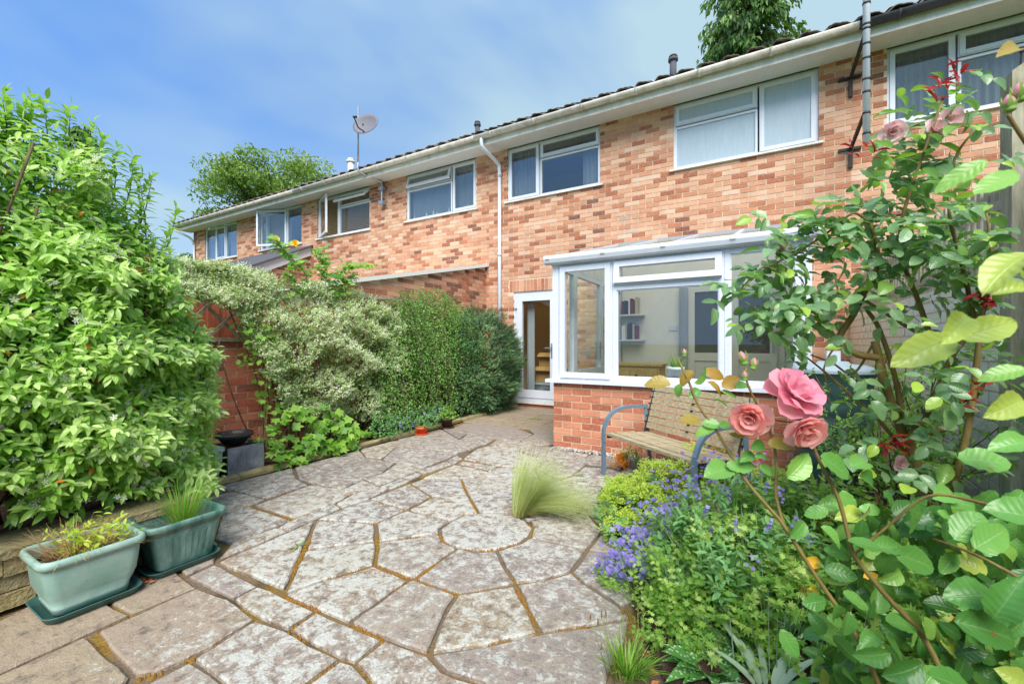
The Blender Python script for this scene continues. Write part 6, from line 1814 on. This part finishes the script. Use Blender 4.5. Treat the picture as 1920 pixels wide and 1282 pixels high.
# ------------------------------------------------------------------ climbing rose on the right wall
cr = thing('climbing_rose', (.55,2.05,0), 'tall climbing rose with blue-green leaves trained against the right wall', 'rose')
CST = [  # (px, py, depth) along each stem, radius from, radius to
 ([(1765,1290,1.62),(1745,1050,1.6),(1722,880,1.6),(1690,800,1.62),(1665,735,1.62),(1640,640,1.62)],.018,.013),
 ([(1692,815,1.6),(1668,745,1.62),(1648,690,1.62),(1655,672,1.62),(1610,665,1.62),(1573,638,1.64),(1600,590,1.62),(1618,552,1.6)],.014,.011),
 ([(1618,552,1.6),(1640,520,1.6),(1645,470,1.58),(1632,420,1.55)],.010,.006),
 ([(1700,830,1.58),(1745,760,1.55),(1772,700,1.5),(1790,660,1.48),(1830,610,1.45)],.014,.008),
 ([(1705,815,1.58),(1780,800,1.5),(1830,740,1.45),(1860,690,1.4)],.010,.007),
 ([(1740,1020,1.55),(1790,900,1.45),(1815,800,1.42),(1830,690,1.4),(1840,600,1.38)],.012,.008),
 ([(1620,562,1.6),(1680,600,1.58),(1748,640,1.55)],.006,.007),
 ([(1695,815,1.6),(1680,715,1.62),(1650,620,1.63),(1625,580,1.63)],.010,.007),
 ([(1748,640,1.55),(1720,560,1.55),(1690,480,1.5),(1692,410,1.45),(1720,320,1.42),(1768,185,1.4)],.009,.004),
 ([(1573,638,1.64),(1540,600,1.66),(1500,560,1.68),(1440,500,1.7),(1390,540,1.72)],.006,.003),
 ([(1632,420,1.55),(1600,400,1.57),(1560,430,1.6),(1500,470,1.66),(1440,500,1.7)],.005,.003),
 ([(1640,470,1.58),(1580,480,1.62),(1520,490,1.66)],.004,.0025),
 ([(1830,610,1.45),(1800,480,1.42),(1780,400,1.4),(1790,300,1.4),(1830,240,1.38)],.007,.003),
 ([(1640,640,1.62),(1600,700,1.68),(1560,680,1.72),(1520,665,1.76)],.005,.003),
 ([(1722,880,1.6),(1650,790,1.66),(1600,745,1.7),(1550,700,1.74),(1500,660,1.78)],.008,.003),
 ([(1840,600,1.38),(1860,500,1.36),(1850,400,1.36)],.007,.003),
 ([(1573,638,1.64),(1545,690,1.66),(1560,745,1.68)],.004,.002),
]
for pts, r0, r1 in CST:
    P = smooth_path([at_depth(*q) for q in pts],5); MB().tube(P, lerp_list([r0,r1],len(P)),8).build('stem', M['stem_brown'], cr, True)
BL = [(1790,170,45,40,5),(1745,235,70,45,12),(1690,250,45,40,8),(1805,215,50,40,8),(1700,310,70,50,13),(1770,320,60,50,10),(1640,370,70,40,12),(1580,390,60,35,9),(1540,430,70,40,20),(1480,470,60,35,16),(1430,500,50,32,13),(1450,545,70,50,22),(1530,550,75,55,26),(1470,590,60,40,10),(1605,440,70,50,15),(1680,400,70,55,15),(1750,410,70,60,14),(1830,400,50,60,8),(1690,480,90,45,18),(1780,480,80,50,14),(1860,470,45,45,7),(1610,520,60,35,10),(1710,555,60,35,10),(1770,560,60,40,10),(1550,600,50,40,8),(1490,600,50,40,7),(1500,655,40,25,4),(1405,560,35,35,5),(1690,640,40,35,4),(1850,540,50,40,6),(1640,765,40,40,4),(1660,860,60,50,5),(1790,700,70,70,6),(1600,830,35,35,3),(1760,860,60,50,5),(1730,340,80,80,8),(1700,690,60,60,9),(1850,640,50,50,9),(1840,840,50,70,9),(1610,700,40,50,6),(1880,760,40,80,8),(1740,780,60,50,7)]
Ps, Ds, Ns, Ss = [], [], [], []
for (cx,cy,rx,ry,n) in BL:
    for k in range(max(2,int(n*1.05))):
        px, py = cx+random.gauss(0,rx*.55), cy+random.gauss(0,ry*.55)
        t = np.interp(px,[1380,1600,1900],[1.72,1.6,1.38])+random.gauss(0,.09)
        p = at_depth(px,py,t)
        if p.x > 1.0: p.x = 1.0-random.random()*.1
        d = random.gauss(0,1)*SR+random.gauss(-.25,.5)*SU+random.gauss(0,.5)*-SF
        compound(Ps,Ds,Ns,Ss,tuple(p),d,SU*.9-SF*.45+RNG.normal(0,.3,3),random.uniform(.043,.066),random.choice([3,5]))
Mx = frames(arr(Ps),arr(Ds),arr(Ns),arr(Ss)); rv = RNG.beta(2,2,len(Mx))*.85; rv[RNG.random(len(rv)) < .12] = .9
plant_leaves(cr, T_ROSE, M['rose_leaf'], Mx, rv, 300)
Ps, Ds, Ns, Ss = [], [], [], []
for (px,py,t,n) in [(1790,140,1.4,9),(1765,155,1.4,7),(1740,175,1.4,5),(1640,290,1.5,6),(1850,560,1.36,10),(1840,545,1.36,6),(1665,835,1.55,10),(1690,830,1.55,8),(1600,285,1.55,5),(1835,730,1.3,5),(1800,760,1.35,5)]:
    for k in range(n):
        Ps.append(tuple(at_depth(px+random.gauss(0,10),py+random.gauss(0,9),t))); Ds.append(random.gauss(.2,1)*SR+random.gauss(.3,.6)*SU-random.random()*SF); Ns.append(SU-SF*.5); Ss.append(random.uniform(.03,.05))
Mx = frames(arr(Ps),arr(Ds),arr(Ns),np.stack([arr(Ss)*.55,arr(Ss),arr(Ss)],1)); leaf_objects('young_leaf', T_ROSE, Mx, RNG.uniform(0,1,len(Mx)), RNG.integers(0,4,len(Mx)), M['rose_red'], cr)
MEDIUM = [(4,.25,.6,.8),(5,.6,.8,.95),(6,1.05,.95,1.0)]
for (px,py,t,s) in [(1672,247,1.45,.045),(1775,225,1.42,.045),(1752,245,1.42,.04),(1600,480,1.6,.03),(1465,460,1.7,.03),(1685,868,1.5,.03)]:
    bloom(cr, at_depth(px,py,t), tuple(-SF+RNG.normal(0,.5,3)+SU*.3), s, M['petal_pale'], MEDIUM)

# ------------------------------------------------------------------ foreground rose
fr = thing('pink_rose', (.2,1.0,0), 'foreground rose bush with three large salmon pink blooms and broad leaves', 'rose')
FST = [([(1270,672,.99),(1290,712,.97),(1310,760,.95),(1345,810,.93),(1395,895,.9),(1440,950,.88),(1470,985,.87),(1530,1080,.85),(1610,1200,.82),(1670,1340,.8)],.0035,.0065),
 ([(1398,690,.9),(1402,720,.9),(1425,770,.9),(1446,815,.89),(1456,870,.88),(1455,930,.88),(1470,985,.87)],.003,.0045),
 ([(1508,780,.85),(1530,850,.85),(1570,930,.84),(1590,1000,.83),(1602,1040,.82),(1660,1115,.8),(1735,1200,.78),(1800,1340,.76)],.004,.007),
 ([(1416,790,.88),(1440,785,.88),(1470,790,.87),(1505,792,.86)],.0018,.002),
 ([(1890,215,.5),(1905,240,.5),(1925,270,.5)],.0028,.003),
 ([(1600,1040,.82),(1660,990,.8),(1740,930,.75),(1830,940,.7),(1960,980,.6)],.003,.004),
 ([(1750,1010,.75),(1830,1040,.68),(1960,1110,.6)],.003,.004)]
for pts,r0,r1 in FST:
    P = smooth_path([at_depth(*q) for q in pts],5); MB().tube(P,lerp_list([r0*.72,r1*.72],len(P)),8).build('stem', M['stem_brown'], fr, True)
MB().tube([at_depth(1670,1340,.8),(.3,.95,.3),(.32,.95,0)],[.0075,.01,.012],8).build('stem', M['stem_brown'], fr, True)
MB().tube([at_depth(1800,1340,.76),(.36,.93,.25),(.34,.95,0)],[.0075,.01,.012],8).build('stem', M['stem_brown'], fr, True)
BIG = [(4,.15,.5,.8),(5,.45,.65,.9),(6,.8,.85,1.0),(6,1.2,1.0,1.0),(5,1.65,1.05,.95)]
bloom(fr, at_depth(1490,740,.85), tuple(SU*.55-SF*.6+SR*.25), .056, M['petal'], BIG)
bloom(fr, at_depth(1407,780,.88), tuple(-SR*.45-SU*.15-SF*.65), .043, M['petal_peach'], [(4,.15,.6,.8),(5,.4,.8,.95),(6,.65,.95,1.0),(6,.95,1.0,1.0)])
bloom(fr, at_depth(1503,800,.83), tuple(-SU*.45-SF*.75+SR*.1), .043, M['petal_peach'], [(4,.15,.6,.8),(5,.45,.8,.95),(6,.8,.95,1.0),(6,1.15,1.0,1.0)])
def bud(parent, c, ax, s, pink=True):
    ax = Vector(ax).normalized(); x = ax.orthogonal().normalized(); y = ax.cross(x); m = MB(); V, F = [], []
    prof = [(.15,-.5),(.36,-.42),(.42,-.25),(.34,-.12),(.4,.05),(.46,.25),(.36,.6),(.16,.9),(.02,1.05)]; n = 10
    for r_, h in prof:
        for k in range(n): a = 2*math.pi*k/n; V.append(Vector(c)+(x*math.cos(a)+y*math.sin(a))*r_*s+ax*h*s)
    for i in range(len(prof)-1):
        for k in range(n): F.append((i*n+k,i*n+(k+1) % n,(i+1)*n+(k+1) % n,(i+1)*n+k))
    m.add(V,F,.5)
    nf = len(F)
    for i in range(nf): m.m[i] = 1 if (pink and i >= 5*n) else 0
    for k in range(5):
        a = 2*math.pi*k/5; d = x*math.cos(a)+y*math.sin(a); t_ = x*-math.sin(a)+y*math.cos(a); b = Vector(c)
        m.add([b+d*.38*s-t_*.2*s, b+d*.38*s+t_*.2*s, b+d*.56*s+ax*.5*s+t_*.12*s, b+d*.5*s+ax*1.1*s, b+d*.56*s+ax*.5*s-t_*.12*s],[(0,1,2,4),(4,2,3)],.8)
    return m.build('bud',[M['sepal'],M['petal']],parent,True)
for (px,py,t,s,ax) in [(1394,676,.9,.020,SU*1-SR*.3),(1412,686,.9,.017,SU*1+SR*.2),(1396,708,.9,.014,SU),(1283,664,.99,.012,SU),(1893,200,.5,.0135,SU*1-SR*.15),(1915,180,.5,.0145,SU*1-SR*.3)]: bud(fr, at_depth(px,py,t), tuple(ax), s)
# leaves seen one by one: px, py, length px, angle, depth, tone (negative: bronze)
FL = [(1571,874,82,-30,.82,.5),(1501,874,72,45,.84,.85),(1615,866,58,15,.86,.6),(1634,901,66,-20,.86,.4),(1714,972,78,-80,.78,.55),(1775,925,66,170,.78,.6),(1800,940,60,160,.78,.5),(1622,1019,64,165,.8,.5),(1669,1023,66,10,.8,.5),(1658,1058,60,-95,.8,.55),(1720,1050,82,-15,.78,.5),(1562,1005,52,-40,.83,.6),(1499,993,48,215,.85,.55),(1849,862,102,0,.6,.7),(1861,1007,105,25,.62,.6),(1818,984,100,40,.64,.65),(1822,1113,105,175,.62,.3),(1889,1125,115,75,.58,.35),(1857,1180,130,-5,.6,.2),(1693,1168,66,-5,.78,.5),(1744,1180,58,-60,.76,.75),(1638,1230,66,200,.78,.55),(1681,1215,68,-45,.78,.55),(1630,1199,52,190,.8,.5),(1481,1207,58,-60,.85,.45),(1571,1152,52,-70,.82,.5),(1591,1172,50,-100,.82,.55),(1528,1129,54,185,.83,.4),(1607,1125,60,-25,.82,.6),
 (1233,717,52,172,.98,-.6),(1286,708,42,225,.97,-.4),(1317,705,46,50,.96,.75),(1340,701,42,-25,.96,-.5),(1272,732,28,-105,.97,.6),(1303,736,30,200,.96,.5),(1342,726,40,-35,.95,-.3),(1372,716,48,25,.94,-.5),(1395,722,38,20,.93,.6),(1368,738,38,-15,.94,.8),(1354,753,32,-20,.94,.6),(1294,786,46,180,.94,-.2),(1333,794,38,170,.93,.7),(1360,796,30,10,.92,.6),(1321,808,42,195,.93,.75),(1350,880,72,175,.9,.6),(1390,872,60,5,.9,.65),(1422,835,38,-170,.88,.3),(1467,833,54,5,.86,-.1),(1403,855,38,190,.89,.55),(1432,857,38,0,.88,.6),(1440,882,36,-20,.88,.6),(1385,814,34,200,.9,-.2),
 (1735,655,165,200,.40,.93),(1860,615,140,20,.38,.93),(1885,500,150,205,.33,.9),(1870,340,120,205,.42,.85),(1800,330,110,215,.44,.8),(1800,610,120,205,.36,.9),(1895,760,120,190,.36,.9),(1905,540,90,20,.35,.9),(1900,90,70,190,.5,-.7),(1880,700,90,195,.4,.85),(1790,1280,110,150,.6,.3),(1700,1260,80,200,.72,.4),(1910,960,110,160,.5,.5),(1900,830,90,180,.55,.7),(1560,945,50,20,.86,.7),(1530,960,46,200,.86,.6)]
for k in range(330):
    px, py = random.uniform(1470,1930), random.uniform(935,1290)
    if px < 1500+ (1290-py)*.25: continue
    FL.append((px,py,random.uniform(36,62)*(1.1 if px > 1750 else 1),random.uniform(0,360),np.interp(px,[1470,1930],[.95,.72])+random.uniform(.02,.2),random.uniform(.0,1.0)**1.2*.95))
G = {0:([],[],[],[],[]),1:([],[],[],[],[])}
for (px,py,L,ang,t,tone) in FL:
    p = at_depth(px,py,t); Lw = L*t/FPX*(.82 if t < .7 else .9); a = R(ang)
    d = SR*math.cos(a)+SU*math.sin(a)-SF*random.uniform(-.35,.6); d /= np.linalg.norm(d)
    g = G[1 if tone < 0 else 0]
    g[0].append(arr(tuple(p))-d*Lw*.5); g[1].append(d); g[2].append(-SF*random.uniform(.25,1)+SU*random.uniform(.25,1)+SR*random.gauss(0,.4)); g[3].append((Lw*(.72 if t < .5 else 1),Lw,Lw)); g[4].append(abs(tone))
for k,mt in ((0,'rose_leaf2'),(1,'rose_bronze')):
    g = G[k]; Mx = frames(arr(g[0]),arr(g[1]),arr(g[2]),arr(g[3])); leaf_objects('leaf', T_ROSE, Mx, arr(g[4]), RNG.integers(0,4,len(Mx)), M[mt], fr)

# ------------------------------------------------------------------ trees beyond the terrace
def broad_tree(name, base, h, r, n_clump, mat, label, leaf=.22, per=300, flat=.8, trunk_r=.25):
    e = thing(name, base, label, 'tree'); base = Vector(base); m = MB()
    m.tube([base,base+Vector((.1,0,h*.35)),base+Vector((.05,.1,h*.62))],[trunk_r,trunk_r*.75,trunk_r*.4],10)
    Ps, Rs = [], []
    for k in range(n_clump):
        v = rand_unit(1)[0]; q = random.random()**.45
        c = base+Vector((v[0]*r*q, v[1]*r*q, h-r*flat+v[2]*r*flat*q))
        m.tube(smooth_path([base+Vector((.05,.05,h*random.uniform(.35,.6))), base.lerp(c,.7)+Vector((0,0,h*.2)), c],3),lerp_list([trunk_r*.3,.02],7),5)
        rr = r*random.uniform(.16,.28); tone = random.gauss(.5,.16)+.2*v[2]
        n = per; u = rand_unit(n); u *= (RNG.uniform(.1,1,n)**.4)[:,None]*rr
        Ps.append(arr(tuple(c))+u*arr([[1.15,1.15,.75]])); Rs.append(np.clip(tone+u[:,2]/rr*.2+RNG.normal(0,.12,n),0,.99))
    m.build('trunk', M['bark'], e, True)
    P = np.concatenate(Ps); rv = np.concatenate(Rs); n = len(P)
    Mx = frames(P, rand_unit(n)+arr([[0,0,-.4]]), arr([[0,-.3,1]])+rand_unit(n)*.6, RNG.uniform(.6,1.1,n)*leaf)
    merge_leaves('crown', T_SM, Mx, rv, RNG.integers(0,2,n), mat, e)
    return e
tb = at_depth(530,645,30); broad_tree('broadleaf_tree', (tb.x,tb.y,-.05), 14.0, 4.7, 100, M['tree_leaf'], 'round-crowned broadleaf tree rising behind the left of the terrace', .3, 260, .72)
tb = at_depth(345,645,34); broad_tree('dark_tree', (tb.x-.8,tb.y,-.05), 8.6, 2.6, 30, M['far_tree'], 'small dark tree showing past the left end of the terrace', .3, 240)
def conifer(base, h, r, label, lvl=34, mat='conifer', dense=1.0, z0=.3, name='conifer_tree'):
    e = thing(name, base, label, 'tree'); base = Vector(base); m = MB(); m.tube([base,base+Vector((0,0,h*.97))],[.3,.03],10); Ps, Ds, Rs = [], [], []
    for k in range(lvl):
        f = k/lvl; zz = h*(z0+(1-z0)*f); R0 = r*(1-f)**.62+.12
        for q in range(max(5,int(15*dense*(1-f*.55)))):
            a = random.uniform(0,6.28); L = R0*random.uniform(.55,1.12); d = Vector((math.cos(a),math.sin(a),0))
            pts = [base+Vector((0,0,zz))+d*L*s+Vector((0,0,.35*L*s-.55*L*s*s)) for s in (0,.35,.7,1)]
            m.tube(pts,[.035,.022,.014,.006],4); tone = random.gauss(.45,.2)
            for j in range(int(44*dense)):
                s = random.uniform(.25,1.05); i0 = min(2,int(s*3)); p = pts[i0].lerp(pts[i0+1],s*3-i0)
                Ps.append(p+Vector((random.gauss(0,.16),random.gauss(0,.16),random.gauss(-.12,.12)))); Ds.append((d.x*.4+random.gauss(0,.35),d.y*.4+random.gauss(0,.35),-1+random.gauss(0,.3))); Rs.append(tone+random.gauss(0,.12)+.15*s)
    m.build('trunk', M['bark'], e, True)
    P = arr([tuple(p) for p in Ps]); n = len(P)
    Mx = frames(P, arr(Ds), rand_unit(n)+arr([[0,-.6,.4]]), RNG.uniform(.22,.5,n)); Mx[:,:3,0] *= .7
    merge_leaves('crown', T_SM, Mx, np.clip(arr(Rs),0,.99), RNG.integers(0,2,n), M[mat], e)
tb = at_depth(1405,645,21); conifer((tb.x,tb.y,-.05), 25, 3.3, 'tall cypress with drooping sprays behind our roof', 44, z0=.28)
tb = at_depth(155,645,26); conifer((tb.x,tb.y,-.05), 14.6, 2.0, 'thin brownish conifer top showing above the jasmine', 26, 'conifer', .55, z0=.45)
